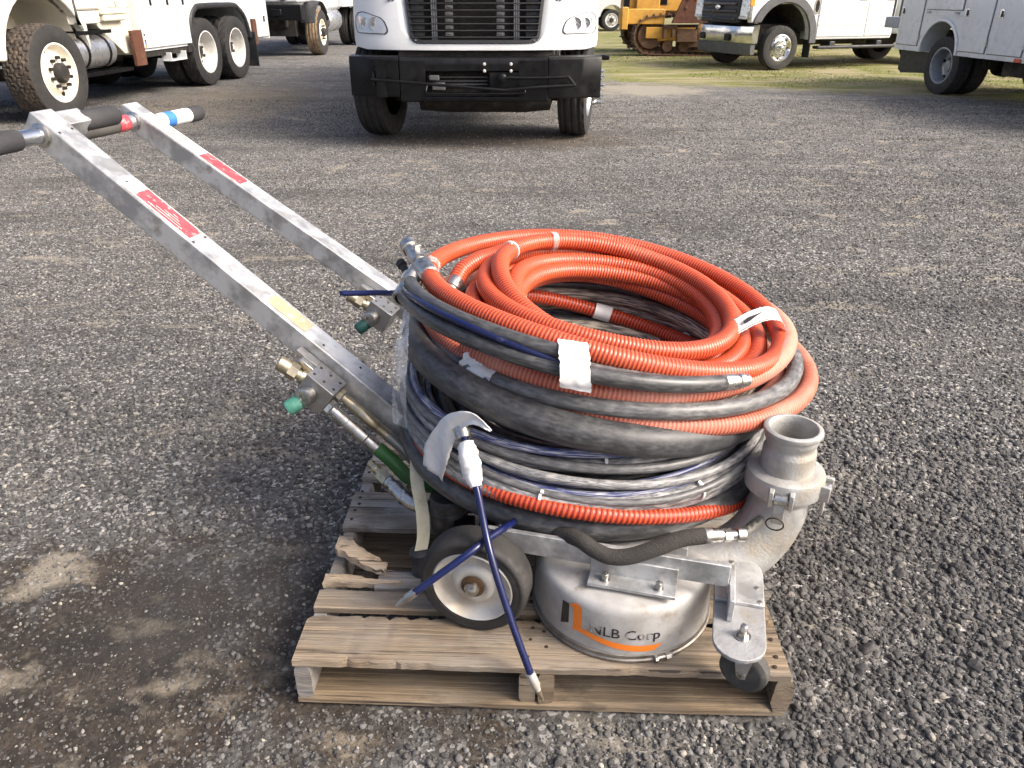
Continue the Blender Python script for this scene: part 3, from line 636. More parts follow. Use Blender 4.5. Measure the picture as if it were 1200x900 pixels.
MB().add(V, tf).build('lettering', LTEXT, drum, smooth=60)
m = MB(); p = dpt(15, 0.1365, 0.006); q = dpt(24, 0.1365, 0.006); m.cyl(p, q, 0.0045, 10); hexnut(m, p, np.array(p) - np.array(q), 0.007, 0.007); hexnut(m, dpt(20, .1365, .006), np.array(q) - np.array(p), 0.008, 0.012); m.build('clamp_bolt', STEEL, drum)
# frame bars over the drum
def bar(a0, a1, n, z0, z1, t=0.012, name='frame_bar', mt=ALU, rnd=True):
    m = MB(); h = (z1 - z0) / 2; pts = []
    if rnd:
        for k in range(7): th = R(90 + 30 * k); pts.append((a0 + h + h * math.cos(th), (z0 + z1) / 2 + h * math.sin(th)))
        pts += [(a1, z0), (a1, z1)]
    else: pts = [(a0, z0), (a1, z0), (a1, z1), (a0, z1)]
    fr = (DC + NX * n, AX, ZZ, -NX); m.prism(pts, -t / 2, t / 2, fr); return m.build(name, mt, mach, bevel=0.0015, smooth=40)
bar(-0.315, 0.228, -0.105, 0.298, 0.352)
bar(-0.315, 0.215, 0.34, 0.300, 0.352)
m = MB(); m.box((0.032, -0.1335, 0.2815), (0.185, 0.044, 0.008), MF); m.box((0.032, -0.1145, 0.304), (0.185, 0.006, 0.046), MF); bk = m.build('bracket', ALU, mach, bevel=0.0012)
for a in (-0.025, 0.088):
    m = MB(); m.steps(W(a, -0.136, 0.2857), ZZ, [(0.011, 0), (0.011, 0.002), (0.0075, 0.0022), (0.0075, 0.016), (0.0065, 0.0172), (0.0042, 0.0172), (0.0040, 0.011), (0, 0.011)], 14); m.build('bolt', STEEL, bk)
for a in (-0.21, 0.12): m = MB(); m.box((a, 0.14, 0.318), (0.04, 0.38, 0.03), MF); m.build('cross_tube', ALU, mach, bevel=0.002)
m = MB(); m.box((-0.20, 0.42, 0.25), (0.05, 0.7, 0.05), MF); m.build('rear_beam', ALU, mach, bevel=0.002)
# caster outrigger plate with gusset, swivel bolt and wheel
def stadium(a, hw, n0, n1, k=10):
    return [(a + hw * math.cos(R(180 + 180 * i / k)), n0 + hw + hw * math.sin(R(180 + 180 * i / k))) for i in range(k + 1)] + [(a + hw * math.cos(R(180 * i / k)), n1 - hw + hw * math.sin(R(180 * i / k))) for i in range(k + 1)]
m = MB(); m.prism(stadium(0.256, 0.052, -0.262, 0.045), 0.244, 0.253, MF); cp = m.build('caster_plate', mat('dull_cast', (0.36, 0.365, 0.365), 0.6, 0.4, dark=(0.24, 0.24, 0.235), scale=20, dust=(0.3, 0.275, 0.23), dscale=14, dlo=0.54, dhi=0.7, bump=0.35, bscale=160), mach, bevel=0.0015)
m = MB(); m.prism([(0.2055, -0.108), (0.3065, -0.108)] + [(0.256 + 0.0505 * math.cos(R(180 * i / 10)), -0.006 + 0.0505 * math.sin(R(180 * i / 10))) for i in range(11)], 0.2532, 0.2615, MF); m.build('cover_plate', ALU, cp, bevel=0.0015)
m = MB(); m.box((0.236, -0.105, 0.281), (0.012, 0.115, 0.054), MF); m.build('gusset', ALU, cp, bevel=0.002)
m = MB(); m.steps(W(0.262, -0.196, 0.253), ZZ, [(0.017, 0), (0.017, 0.002), (0.0, 0.002)], 20); hexnut(m, W(0.262, -0.196, 0.255), ZZ, 0.0115, 0.010); m.steps(W(0.262, -0.196, 0.265), ZZ, [(0.0075, 0), (0.0075, 0.016), (0.005, 0.0175), (0, 0.0175)], 12); m.build('swivel_bolt', STEEL, cp)
for a, n in ((0.215, -0.02), (0.292, -0.055), (0.297, -0.098), (0.24, 0.02)):
    m = MB(); m.steps(W(a, n, 0.2615), ZZ, [(0.005, 0), (0.005, 0.002), (0, 0.0022)], 8); m.build('rivet', STEEL, cp)
cax = np.array([0.80, 0.60, 0]) * -1; cax = AX * -0.35 + NX * -0.94; cax /= np.linalg.norm(cax); ctr = W(0.276, -0.203, 0.1755)
cw = empty('caster', ctr, parent=mach)
fr = frame(ctr, np.cross(ZZ, cax), z=cax)
m = MB(); m.lathe([(0.018, -0.017), (0.042, -0.017), (0.0490, -0.011), (0.0505, 0), (0.0490, 0.011), (0.042, 0.017), (0.036, 0.0185), (0.018, 0.016)], 36, fr); m.build('caster_tyre', mat('grey_rubber', (0.045, 0.044, 0.042), 0.7, dark=(0.07, 0.068, 0.064), scale=30, dust=(0.15, 0.14, 0.12), dscale=20, dlo=0.58), cw)
for s in (-1, 1):
    m = MB(); m.prism([(-0.022, 0.066), (0.022, 0.066), (0.009, -0.008), (-0.009, -0.008)], s * 0.0208 - 0.0015, s * 0.0208 + 0.0015, (ctr, fr[1], fr[2], fr[3])); m.build('fork', CAST, cw)
m = MB(); m.cyl(ctr - cax * 0.026, ctr + cax * 0.026, 0.005, 10); hexnut(m, ctr + cax * 0.02, cax, 0.008, 0.006); m.build('axle_bolt', STEEL, cw)
m = MB(); m.cyl(ctr + ZZ * 0.060, ctr + ZZ * 0.0685, 0.024, 18); m.build('swivel_head', STEEL, cw)
# transport wheels
def mwheel(n, sgn):
    c = W(-0.305, n, 0.2475); w = empty('wheel', c, parent=mach); ax = NX * sgn
    fr = frame(c, AX, z=ax); r = 0.1225
    m = MB(); m.lathe([(0.078, -0.046), (0.10, -0.047), (0.115, -0.045), (0.1205, -0.040), (r, -0.032), (r, 0.010), (0.1205, 0.0195), (0.1155, 0.0258), (0.110, 0.0272), (0.108, 0.0262), (0.103, 0.0272), (0.094, 0.0258), (0.0915, 0.022), (0.088, 0.0)], 72, fr, cap=(False, False)); m.build('tyre', WTYRE, w, smooth=45)
    m = MB(); m.lathe([(0.0918, 0.0235), (0.0885, 0.0262), (0.0855, 0.0225), (0.078, 0.010), (0.066, 0.004), (0.052, 0.006), (0.046, 0.015), (0.038, 0.0185), (0.030, 0.0175), (0.027, 0.0155), (0.0, 0.0155)], 56, fr, cap=(False, False)); m.build('rim', WHUB, w, smooth=45)
    m = MB(); m.lathe([(0.026, 0.015), (0.026, 0.021), (0.020, 0.0225), (0.0, 0.0225)], 24, fr); m.build('bearing', RUSTN, w)
    m = MB(); m.lathe([(0.0165, 0.022), (0.0165, 0.03), (0.0, 0.03)], 18, fr); m.lathe([(0.011, 0.03), (0.011, 0.040), (0.008, 0.042), (0, 0.042)], 6, fr); m.build('axle_nut', STEEL, w)
mwheel(-0.168, -1); mwheel(0.66, 1)
m = MB(); m.cyl(W(-0.305, -0.14, 0.2435), W(-0.305, 0.64, 0.2435), 0.0125, 14); m.build('axle', STEEL, mach)
m = MB(); m.box((-0.285, -0.118, 0.275), (0.06, 0.03, 0.09), MF); m.build('axle_hanger', ALU, mach, bevel=0.002)
# suction elbow with cam-lock coupling
EC = np.array([0.612, 1.442])
path = catmull([(0.38, 1.42, 0.205), (0.46, 1.412, 0.212), (0.530, 1.420, 0.238), (0.583, 1.434, 0.290), (0.607, 1.441, 0.35), (0.612, 1.442, 0.40)], 0.012)
m = MB(); m.tube(path, np.interp(np.linspace(0, 1, len(path)), [0, 0.5, 0.9, 1], [0.070, 0.070, 0.066, 0.060]), 32, cap=False); el = m.build('suction_elbow', CAST, mach, smooth=60)
ef = (np.array([EC[0], EC[1], 0.0]), np.array([1., 0, 0]), np.array([0, 1., 0]), ZZ)
m = MB(); m.lathe([(0.058, 0.385), (0.064, 0.386), (0.066, 0.39), (0.066, 0.402), (0.078, 0.405), (0.0845, 0.411), (0.0855, 0.42), (0.0855, 0.448), (0.083, 0.4545), (0.074, 0.4585), (0.066, 0.4595), (0.058, 0.46)], 56, ef, cap=(False, False)); cl = m.build('camlock_collar', CAST, el, smooth=40)
m = MB(); m.lathe([(0.0585, 0.452), (0.0580, 0.47), (0.0572, 0.50), (0.0568, 0.507), (0.0520, 0.513), (0.0515, 0.523), (0.0555, 0.530), (0.0572, 0.534), (0.0572, 0.545), (0.0610, 0.548), (0.0632, 0.553), (0.0622, 0.559), (0.058, 0.5615), (0.0525, 0.5615), (0.0505, 0.559), (0.050, 0.54), (0.050, 0.40)], 56, ef, cap=(False, False)); m.build('coupling_spigot', CAST, el, smooth=40)
for al in (-22, 158, 60):
    u = np.array([math.sin(R(al)), -math.cos(R(al)), 0]); fr = frame((EC[0], EC[1], 0.428), np.cross(ZZ, u) * -1, z=ZZ)
    t = np.array([math.cos(R(al)), math.sin(R(al)), 0]); fr = (np.array([EC[0], EC[1], 0.428]), t, u, ZZ)
    for s in (-1, 1): m = MB(); m.prism([(s * 0.021 - 0.006, 0.078), (s * 0.021 + 0.006, 0.078), (s * 0.021 + 0.005, 0.101), (s * 0.021 - 0.005, 0.101)], -0.018, 0.020, fr); m.build('lug', CAST, cl, bevel=0.002)
    m = MB(); m.cyl(fr[0] + u * 0.094 - t * 0.025, fr[0] + u * 0.094 + t * 0.025, 0.004, 10); m.lathe([(0.012, -0.013), (0.0125, 0), (0.012, 0.013)], 14, (fr[0] + u * 0.0905, u, ZZ, t)); m.build('cam_lever_pin', STEEL, cl)
    m = MB(); m.box((0, 0.089, -0.036), (0.024, 0.008, 0.055), fr); m.build('cam_lever', CAST, cl, bevel=0.002)
u = np.array([math.sin(R(-24)), -math.cos(R(-24)), 0]); t = np.array([math.cos(R(-24)), math.sin(R(-24)), 0])
rc = np.array([EC[0], EC[1], 0.368]) + u * 0.098
th = np.linspace(0, 2 * np.pi, 33); P = rc + 0.0185 * (np.cos(th)[:, None] * t + np.sin(th)[:, None] * (ZZ * 0.97 + u * 0.2)); m = MB(); m.tube(P, 0.0018, 8, cap=False); m.build('pull_ring', NAIL, cl)
# suction breaker hose to the elbow
P = catmull([(0.10, 1.355, 0.345), (0.142, 1.314, 0.358), (0.175, 1.293, 0.346), (0.21, 1.280, 0.338), (0.25, 1.274, 0.345), (0.30, 1.276, 0.364), (0.355, 1.288, 0.379), (0.405, 1.296, 0.381)], 0.004)
m = MB(); m.tube(P, 0.0175, 18); hh_ = m.build('hydraulic_hose', SLEEVE, mach, smooth=60)
d = np.array([0.085, 0.012, -0.006]); d /= np.linalg.norm(d); p0 = np.array([0.402, 1.296, 0.381])
m = MB(); m.steps(p0, d, [(0.0165, 0), (0.0175, 0.002), (0.0175, 0.022), (0.0155, 0.025), (0.0155, 0.040), (0.012, 0.042), (0.012, 0.048)], 20); m.build('hose_end', STEEL, hh_)
m = MB(); hexnut(m, p0 + d * 0.046, d, 0.0155, 0.016); m.steps(p0 + d * 0.062, d, [(0.011, 0), (0.011, 0.012), (0.016, 0.013), (0.016, 0.03), (0.012, 0.034)], 16); m.cyl(p0 + d * 0.088, (0.56, 1.40, 0.345), 0.012, 12); m.build('fitting', STEEL, hh_)

# handle rails
RW, RH = 0.071, 0.067
def rail(Bp, Tp, label):
    Bp = np.array(Bp); Tp = np.array(Tp); d = Tp - Bp; L = np.linalg.norm(d); d /= L
    s = np.cross(d, ZZ); s /= np.linalg.norm(s); s = s if s[1] > 0 else -s; u = np.cross(s, d); u = u if u[2] > 0 else -u
    fr = (Bp, d, s, u); m = MB(); m.box(((L + 0.05 - 0.16) / 2, RW / 2, -RH / 2), (L + 0.05 + 0.16, RW, RH), fr)
    o = m.build('handle_rail', ALU, mach, bevel=0.003, seg=2); o['label'] = label
    return o, fr, L
def on_top(fr, x0, x1, y0, y1, t, m0, name, par, z=0.0006):
    m = MB(); m.box(((x0 + x1) / 2, (y0 + y1) / 2, z + t / 2), (x1 - x0, y1 - y0, t), fr); return m.build(name, m0, par)
def grip_run(fr, o, x, z, y, sgn, segs):
    """tube pieces leaving the rail sideways: (name, material, radius, length, cap bulge)"""
    for nm, mt, r, l in segs:
        p = fr[0] + fr[1] * x + fr[2] * y + fr[3] * z; m = MB(); dd = fr[2] * sgn
        if mt in (GRIP, GRIPW): m.steps(p, dd, [(r * 0.93, 0), (r, 0.004), (r * 1.01, l * 0.5), (r, l - 0.012), (r * 0.9, l - 0.004), (r * 0.6, l), (0, l)], 28)
        else: m.steps(p, dd, [(r, 0), (r, l)], 28)
        m.build(nm, mt, o, smooth=50); y += sgn * l
rail_near, fn_, Ln = rail((-0.296, 1.787, 0.40), (-1.192, 2.047, 1.10), 'handle rail with a red worn label and a tan tape patch')
rail_far, ff_, Lf = rail((-0.424, 2.477, 0.50), (-1.273, 2.72, 1.04), 'handle rail with white instruction label above a red one')
lb = on_top(fn_, Ln * 0.605, Ln * 0.80, 0.006, RW - 0.006, 0.0006, PAPER, 'warning_label', rail_near)
on_top(fn_, Ln * 0.612, Ln * 0.765, 0.011, RW - 0.009, 0.0004, REDTAPE, 'red_panel', lb, 0.0013)
for k in range(4):
    on_top(fn_, Ln * (0.64 + 0.01 * k), Ln * (0.735 - 0.017 * k), 0.019 + 0.009 * k, 0.0208 + 0.009 * k, 0.0003, PAPER, 'text_line', lb, 0.0018)
on_top(fn_, Ln * 0.285, Ln * 0.395, 0.012, RW - 0.010, 0.0004, TANTAPE, 'tape_residue', rail_near)
lb = on_top(ff_, Lf * 0.585, Lf * 0.985, 0.006, RW - 0.006, 0.0006, PAPER, 'instruction_label', rail_far)
on_top(ff_, Lf * 0.592, Lf * 0.755, 0.010, RW - 0.010, 0.0004, REDTAPE, 'red_panel', lb, 0.0013)
DARKT = mat('printed_text', (0.16, 0.10, 0.08), 0.8, dark=(0.5, 0.46, 0.42), scale=120, lo=0.48, hi=0.55)
for k in range(4): on_top(ff_, Lf * (0.77 + 0.006 * k), Lf * (0.965 - 0.01 * (k % 3)), 0.012 + 0.0125 * k, 0.0165 + 0.0125 * k, 0.0003, DARKT, 'text_line', lb, 0.0013)
for x, y in ((Ln * 0.97, 0.012), (Ln * 0.975, RW - 0.012), (Ln * 0.80, 0.03), (Ln * 0.60, 0.01), (Ln * 0.60, RW - 0.012), (Ln * 0.235, 0.02), (Ln * 0.14, 0.045)):
    m = MB(); m.steps(fn_[0] + fn_[1] * x + fn_[2] * y, fn_[3], [(0.0035, 0), (0.0035, 0.0012), (0, 0.0014)], 8); m.build('rivet', NAIL, rail_near)
# cross tubes and grips
m = MB(); m.box((Ln + 0.012, RW + 0.038, -0.024), (0.05, 0.076, 0.048), fn_); st = m.build('grip_socket', ALU, rail_near, bevel=0.002)
grip_run(fn_, rail_near, Ln + 0.012, -0.024, RW + 0.07, 1, [('grip', GRIP, 0.0275, 0.135)])
m = MB(); m.steps(fn_[0] + fn_[1] * (Ln - 0.0) - fn_[3] * 0.034, -fn_[2], [(0.031, -0.004), (0.031, 0.004), (0.026, 0.009), (0.021, 0.010)], 24); m.build('weld_ring', STEEL, rail_near)
grip_run(fn_, rail_near, Ln - 0.0, -0.034, 0.0, -1, [('grip_tube', CHROME, 0.0205, 0.075), ('grip', GRIP, 0.0265, 0.14)])
m = MB(); m.steps(ff_[0] + ff_[1] * (Lf - 0.005) - ff_[3] * 0.03, -ff_[2], [(0.031, -0.004), (0.031, 0.004), (0.026, 0.009), (0.021, 0.010)], 24); m.build('weld_ring', STEEL, rail_far)
grip_run(ff_, rail_far, Lf - 0.005, -0.03, 0.0, -1, [('grip_tube', GALV, 0.0225, 0.035), ('red_tape', REDTAPE, 0.0262, 0.05), ('grip', GRIPW, 0.0262, 0.19)])
grip_run(ff_, rail_far, Lf - 0.03, -0.03, RW, 1, [('grip_tube', GALV, 0.0225, 0.02), ('blue_tape', WTAPE, 0.026, 0.03), ('blue_tape', BLUETAPE, 0.0262, 0.045), ('white_tape', WTAPE, 0.0255, 0.09), ('grip', GRIP, 0.0275, 0.075)])
# valve blocks on the rails
VB = mat('machined_block', (0.40, 0.395, 0.385), 0.4, 0.85, dark=(0.3, 0.295, 0.285), scale=20, dust=(0.28, 0.26, 0.23), dscale=25, dlo=0.58, dhi=0.8)
def valve(o, fr, x, cap, s=1.0, hoses=True):
    def q(a, b, c): return fr[0] + fr[1] * (x + a * s) + fr[2] * (b * s) + fr[3] * (c * s)
    def v(a, b, c): return fr[1] * a + fr[2] * b + fr[3] * c
    m = MB(); m.box((x, -0.036 * s, -0.05 * s), (0.066 * s, 0.058 * s, 0.062 * s), fr); m.box((x + 0.03 * s, -0.012 * s, -0.028 * s), (0.11 * s, 0.02 * s, 0.01 * s), fr); vb = m.build('valve_block', VB, o, bevel=0.0015)
    for a in (-0.024, 0.0, 0.024):
        for b in (-0.05, -0.022):
            m = MB(); m.steps(q(a, b, -0.019), fr[3], [(0.0032 * s, 0), (0.0032 * s, 0.0006), (0, 0.0006)], 8); m.build('screw', NAIL, vb)
    dd = v(0.15, -1, -0.12); m = MB(); m.steps(q(0.008, -0.063, -0.056), dd, [(0.019 * s, 0), (0.019 * s, 0.018 * s), (0.0165 * s, 0.02 * s), (0.008 * s, 0.02 * s), (0.007 * s, 0.016 * s), (0, 0.016 * s)], 22); m.build('plug', STEEL, vb)
    dd = v(0.35, -0.75, -0.75); m = MB(); m.steps(q(0.012, -0.068, -0.076), dd, [(0.0145 * s, 0), (0.0155 * s, 0.004), (0.0155 * s, 0.03 * s), (0.013 * s, 0.034 * s), (0, 0.034 * s)], 20); m.build('dust_cap', cap, vb)
    dd = v(1, -0.18, 0.0); m = MB(); m.steps(q(0.033, -0.042, -0.05), dd, [(0.015 * s, 0), (0.015 * s, 0.012 * s), (0.011 * s, 0.013 * s), (0.011 * s, 0.02 * s)], 16); hexnut(m, q(0.053, -0.046, -0.05), dd, 0.018 * s, 0.018 * s); m.steps(q(0.071, -0.049, -0.05), dd, [(0.0155 * s, 0), (0.0155 * s, 0.022 * s), (0.012 * s, 0.024 * s), (0.0, 0.024 * s)], 18); m.build('brass_plug', BRASS, vb)
    m = MB(); m.box((x + 0.05 * s, -0.018 * s, -0.045 * s), (0.036 * s, 0.03 * s, 0.036 * s), fr); m.build('lock_tab', STEEL, vb, bevel=0.003)
    if hoses:
        for k, (b, c, r) in enumerate(((-0.018, -0.046, 0.0115), (-0.052, -0.060, 0.0135))):
            r *= s
            dd = v(-1, 0.02, -0.05); m = MB(); hexnut(m, q(-0.033, b, c), dd, r * 1.25, 0.012); m.steps(q(-0.045, b, c), dd, [(r * 0.8, 0), (r * 0.8, 0.01), (r, 0.011), (r, 0.05), (r * 1.1, 0.052), (r * 1.1, 0.115), (r * 0.95, 0.118), (r * 0.95, 0.16)], 18); m.build('hose_end', BRASS if k == 0 else STEEL, vb)
            e0 = q(-0.045, b, c) + dd * 0.155; e1 = e0 + dd * 0.05
            P = catmull([e0, e1, e1 + dd * 0.04 + np.array([0.02, -0.01, -0.02]), e1 + dd * 0.05 + np.array([0.09, 0.0, -0.05])], 0.006)
            m = MB(); m.tube(P, r * (1.02 if k == 0 else 1.1), 16); m.build('supply_hose', GREENH if k else mat('clear_sleeve', (0.30, 0.29, 0.26), 0.35, 0.4, dark=(0.2, 0.19, 0.17), scale=20), vb, smooth=60)
valve(rail_near, fn_, 0.205, GREENC, 1.32)
valve(rail_far, ff_, -0.03, GREEND, 1.3, False)
# water pump, swivel and strap beside the wheel
PUMPX = 0.022
m = MB(); m.steps((-0.156, 1.548, 0.205), ZZ, [(0.038, 0), (0.045, 0.004), (0.047, 0.012), (0.047, 0.058), (0.05, 0.060), (0.05, 0.068), (0.046, 0.070), (0.046, 0.098), (0.042, 0.104), (0, 0.106)], 28); pump = m.build('swivel_body', mat('oily_black', (0.02, 0.019, 0.018), 0.5, dark=(0.05, 0.045, 0.04), scale=20, dust=(0.14, 0.13, 0.115), dscale=14), mach)
m = MB(); m.cyl((-0.14, 1.545, 0.268), (-0.04, 1.553, 0.270), 0.0135, 18); m.steps((-0.142, 1.545, 0.268), (1, 0.05, 0), [(0.02, 0), (0.02, 0.014), (0.017, 0.016)], 20); m.build('outlet_pipe', STEEL, pump)
m = MB(); P = catmull([(-0.205, 1.56, 0.262), (-0.245, 1.575, 0.262), (-0.272, 1.595, 0.268), (-0.292, 1.617, 0.274)], 0.006); m.tube(P, 0.0185, 18); m.steps((-0.268, 1.592, 0.2665), (-0.07, 0.075, 0.02), [(0.021, 0), (0.0215, 0.012), (0.02, 0.014)], 18); e_ = m.build('elbow', STEEL, pump, smooth=50)
dd = np.array([-0.66, 0.72, 0.2]); dd /= np.linalg.norm(dd); p0 = np.array([-0.292, 1.617, 0.274])
m = MB(); m.steps(p0, dd, [(0.0195, 0), (0.0195, 0.012), (0.014, 0.013), (0.014, 0.024), (0.0165, 0.025), (0.0165, 0.036), (0.012, 0.038)], 20); m.build('collar', STEEL, pump)
m = MB(); hexnut(m, p0 + dd * 0.038, dd, 0.0185, 0.034); m.steps(p0 + dd * 0.072, dd, [(0.0125, 0), (0.0125, 0.006), (0.010, 0.007), (0.010, 0.016), (0.0125, 0.018), (0.0125, 0.026), (0.0095, 0.028), (0.0095, 0.04), (0.011, 0.041), (0.011, 0.048), (0.008, 0.05), (0.006, 0.05), (0.0, 0.048)], 18); m.build('quick_coupler', BRASS, pump)
P = catmull([(-0.225, 1.66, 0.385), (-0.236, 1.610, 0.372), (-0.232, 1.565, 0.335), (-0.219, 1.525, 0.285), (-0.214, 1.49, 0.235), (-0.219, 1.468, 0.205)], 0.008)
m = MB(); V = []
for i, p in enumerate(P):
    w = 0.0155; sd_ = np.array([0.97, 0.25, 0]); V += [p - sd_ * w, p + sd_ * w, p + sd_ * w + np.array([0, -0.0015, -0.0015]), p - sd_ * w + np.array([0, -0.0015, -0.0015])]
n = len(P); m.add(V, [(i * 4 + j, i * 4 + (j + 1) % 4, i * 4 + 4 + (j + 1) % 4, i * 4 + 4 + j) for i in range(n - 1) for j in range(4)]); m.build('webbing_strap', STRAPM, mach)
m = MB(); m.steps((-0.224, 1.478, 0.125), (0, 0, 1), [(0.022, 0), (0.022, 0.05), (0.026, 0.052), (0.026, 0.066), (0.022, 0.068), (0.012, 0.075), (0.0, 0.075)], 20); m.build('strap_anchor', BLACKR, mach)
m = MB(); m.box((-0.115, 1.50, 0.2), (0.05, 0.05, 0.13)); m.box((-0.06, 1.51, 0.20), (0.04, 0.05, 0.11)); m.build('motor_mount', BLACKP, mach, bevel=0.003)
m = MB(); m.cyl((-0.02, 1.40, 0.268), (0.02, 1.395, 0.266), 0.016, 14); m.build('green_fitting', GREENC, mach)
# ------------------------------------------------------------------ hoses piled on the machine
def loop_pt(p, th):
    cx, cy, Rr, z0, tx, ty, a2, b2 = p; x = Rr * math.cos(th); y = Rr * math.sin(th)
    return np.array([cx + x, cy + y, z0 + tx * x + ty * y + a2 * math.cos(2 * th) + b2 * math.sin(2 * th)])
def coil(params, th0, th1, wob=0.004, seed=0):
    """turn after turn, each with its own centre, radius, height and tilt; angles in degrees"""
    Pm = [np.array(list(p) + [0] * (8 - len(p)), float) for p in params]; sg = 1 if th1 > th0 else -1
    r = np.random.default_rng(seed); ph = r.uniform(0, 6.28, 6); out = []
    for th in np.arange(th0, th1, 3.0 * sg):
        t = abs(th - th0) / 360; k = min(int(t), len(Pm) - 1); f = t - k; w = min(max((f - 0.62) / 0.38, 0), 1); w = w * w * (3 - 2 * w)
        p = Pm[k] if k + 1 >= len(Pm) else Pm[k] * (1 - w) + Pm[k + 1] * w
        a = R(th); q = loop_pt(p, a); tt = th * 0.0174
        q[:2] += np.array([math.cos(a), math.sin(a)]) * wob * (math.sin(2.3 * tt + ph[0]) + 0.6 * math.sin(4.1 * tt + ph[1]))
        q[2] += wob * 0.6 * (math.sin(1.7 * tt + ph[2]) + 0.7 * math.sin(3.3 * tt + ph[3])); out.append(q)
    return out
def hose(name, pts, r, mt, label, group=None, rib=None, n=14, ds=None, flat=None):
    P = catmull(pts, ds or (rib[0] / 4 if rib else 0.012))
    root = wempty(name, (P[:, 0].mean(), P[:, 1].mean(), P[:, 2].min() - r)); tag(root, label, 'hose', group)
    m = MB(); m.tube(P, r, n, rib=rib, attr=True, flat=flat); m.build('hose_body', mt, root, smooth=180)
    return root, P
def at_s(P, f):
    """point and tangent at fraction f of a path"""
    i = int(f * (len(P) - 2)); t = P[min(i + 2, len(P) - 1)] - P[max(i - 2, 0)]; return P[i], t / np.linalg.norm(t)
def near_f(P, q):
    return float(np.argmin(((P - np.array(q)) ** 2).sum(1))) / (len(P) - 2)
def wrap(root, P, f, length, r, mt=None, name='tape_wrap', crumple=0.05, seed=0, flat=None):
    i = int(f * (len(P) - 2)); L = np.concatenate([[0], np.cumsum(np.linalg.norm(np.diff(P, axis=0), axis=1))])
    k = (L > L[i] - length / 2) & (L < L[i] + length / 2); Q = P[k]
    if len(Q) < 4: Q = P[max(i - 3, 0):i + 3]
    Q = resample(Q, 0.011); rg = np.random.default_rng(seed); jit = rg.normal(0, crumple, (len(Q), 20))
    m = MB(); m.tube(Q, r, 20, nz=lambda s, p: 1 + jit, cap=False, flat=flat); return m.build(name, mt or WTAPE, root, smooth=50)
def ziptie(root, P, f, r, mt, name='zip_tie'):
    p, t = at_s(P, f); u = np.cross(t, ZZ); u /= np.linalg.norm(u); w = np.cross(u, t)
    m = MB(); m.steps(p - t * 0.003, t, [(r, 0), (r * 1.06 + 0.001, 0), (r * 1.06 + 0.001, 0.006), (r, 0.006)], 28)
    hd = w * 0.9 + np.array([0, -0.45, 0]); hd /= np.linalg.norm(hd); q = p + hd * (r + 0.003); m.box((0, 0, 0), (0.007, 0.008, 0.008), frame(q, t, z=hd)); return m.build(name, mt, root)
ZIP = mat('nylon_tie', (0.72, 0.72, 0.68), 0.4)
def steelend(root, p, d, r, l, mt=STEEL, name='hose_fitting'):
    m = MB(); m.steps(p, d, [(r * 0.98, 0), (r * 1.04, 0.003), (r * 1.04, l * 0.5), (r * 0.85, l * 0.54), (r * 0.85, l * 0.6), (r * 1.0, l * 0.62), (r * 1.0, l * 0.8), (r * 0.8, l * 0.82), (r * 0.8, l), (r * 0.55, l), (r * 0.5, l * 0.9), (0, l * 0.9)], 20); return m.build(name, mt, root)
RIB = (0.0088, 0.042)
# uppermost orange loop, both ends at the steel tee
LO1 = (.244, 1.904, .457, .703, -.164, -.011, -.009, .013)
o1, PO1 = hose('orange_hose', coil([LO1], 190, 546, 0.003, 1), 0.0228, ORANGE, 'bright orange ribbed hose making the widest top loop, ending at a steel tee', 'orange hoses', RIB, 16)
s0, t0 = PO1[0], PO1[1] - PO1[0]; t0 /= np.linalg.norm(t0)
s1 = PO1[-1]
dA = np.array([-0.40, 0.80, 0.22]); dA /= np.linalg.norm(dA); c0 = s0 - t0 * 0.005 + np.array([-0.006, 0.006, 0.004])
m = MB(); m.steps(c0 - dA * 0.02, dA, [(0.0225, 0), (0.0255, 0.003), (0.0255, 0.055), (0.019, 0.058), (0.019, 0.068), (0.025, 0.069), (0.025, 0.096), (0.0175, 0.098), (0.0175, 0.140), (0.0215, 0.142), (0.0215, 0.168), (0.018, 0.170), (0.0, 0.170)], 22); m.build('steel_tee', STEEL, o1)
m = MB(); m.box((0.075, 0, 0.022), (0.006, 0.018, 0.03), frame(c0, dA)); m.build('tee_tab', STEEL, o1, bevel=0.002)
c1 = c0 + dA * 0.045; dB = np.array([-0.22, -0.72, -0.30]); dB /= np.linalg.norm(dB)
m = MB(); m.steps(c1 + np.array([-0.01, 0, -0.012]), dB, [(0.02, 0), (0.02, 0.035), (0.0255, 0.036), (0.0255, 0.066), (0.02, 0.068), (0.02, 0.076), (0.0225, 0.077), (0.0225, 0.118), (0.021, 0.121), (0.0155, 0.121), (0.0145, 0.10), (0, 0.10)], 22); m.build('open_coupling', STEEL, o1)
m = MB(); p = c1 + np.array([-0.028, 0.01, -0.05]); m.steps(p, (0, 0, 1), [(0.022, -0.022), (0.026, -0.018), (0.026, 0.014), (0.02, 0.02), (0, 0.021)], 18); m.steps(p + np.array([-0.004, 0.012, 0.004]), (-0.45, 0.75, 0.35), [(0.0105, 0), (0.0105, 0.05), (0.0135, 0.051), (0.0135, 0.066), (0.009, 0.067), (0.0, 0.067)], 14); m.build('ball_valve', BLACKR, o1)
wrap(o1, PO1, 0.006, 0.035, 0.026, FILM, 'film_wrap', 0.06, 2); wrap(o1, PO1, 0.992, 0.05, 0.0265, FILM, 'film_wrap', 0.06, 3)
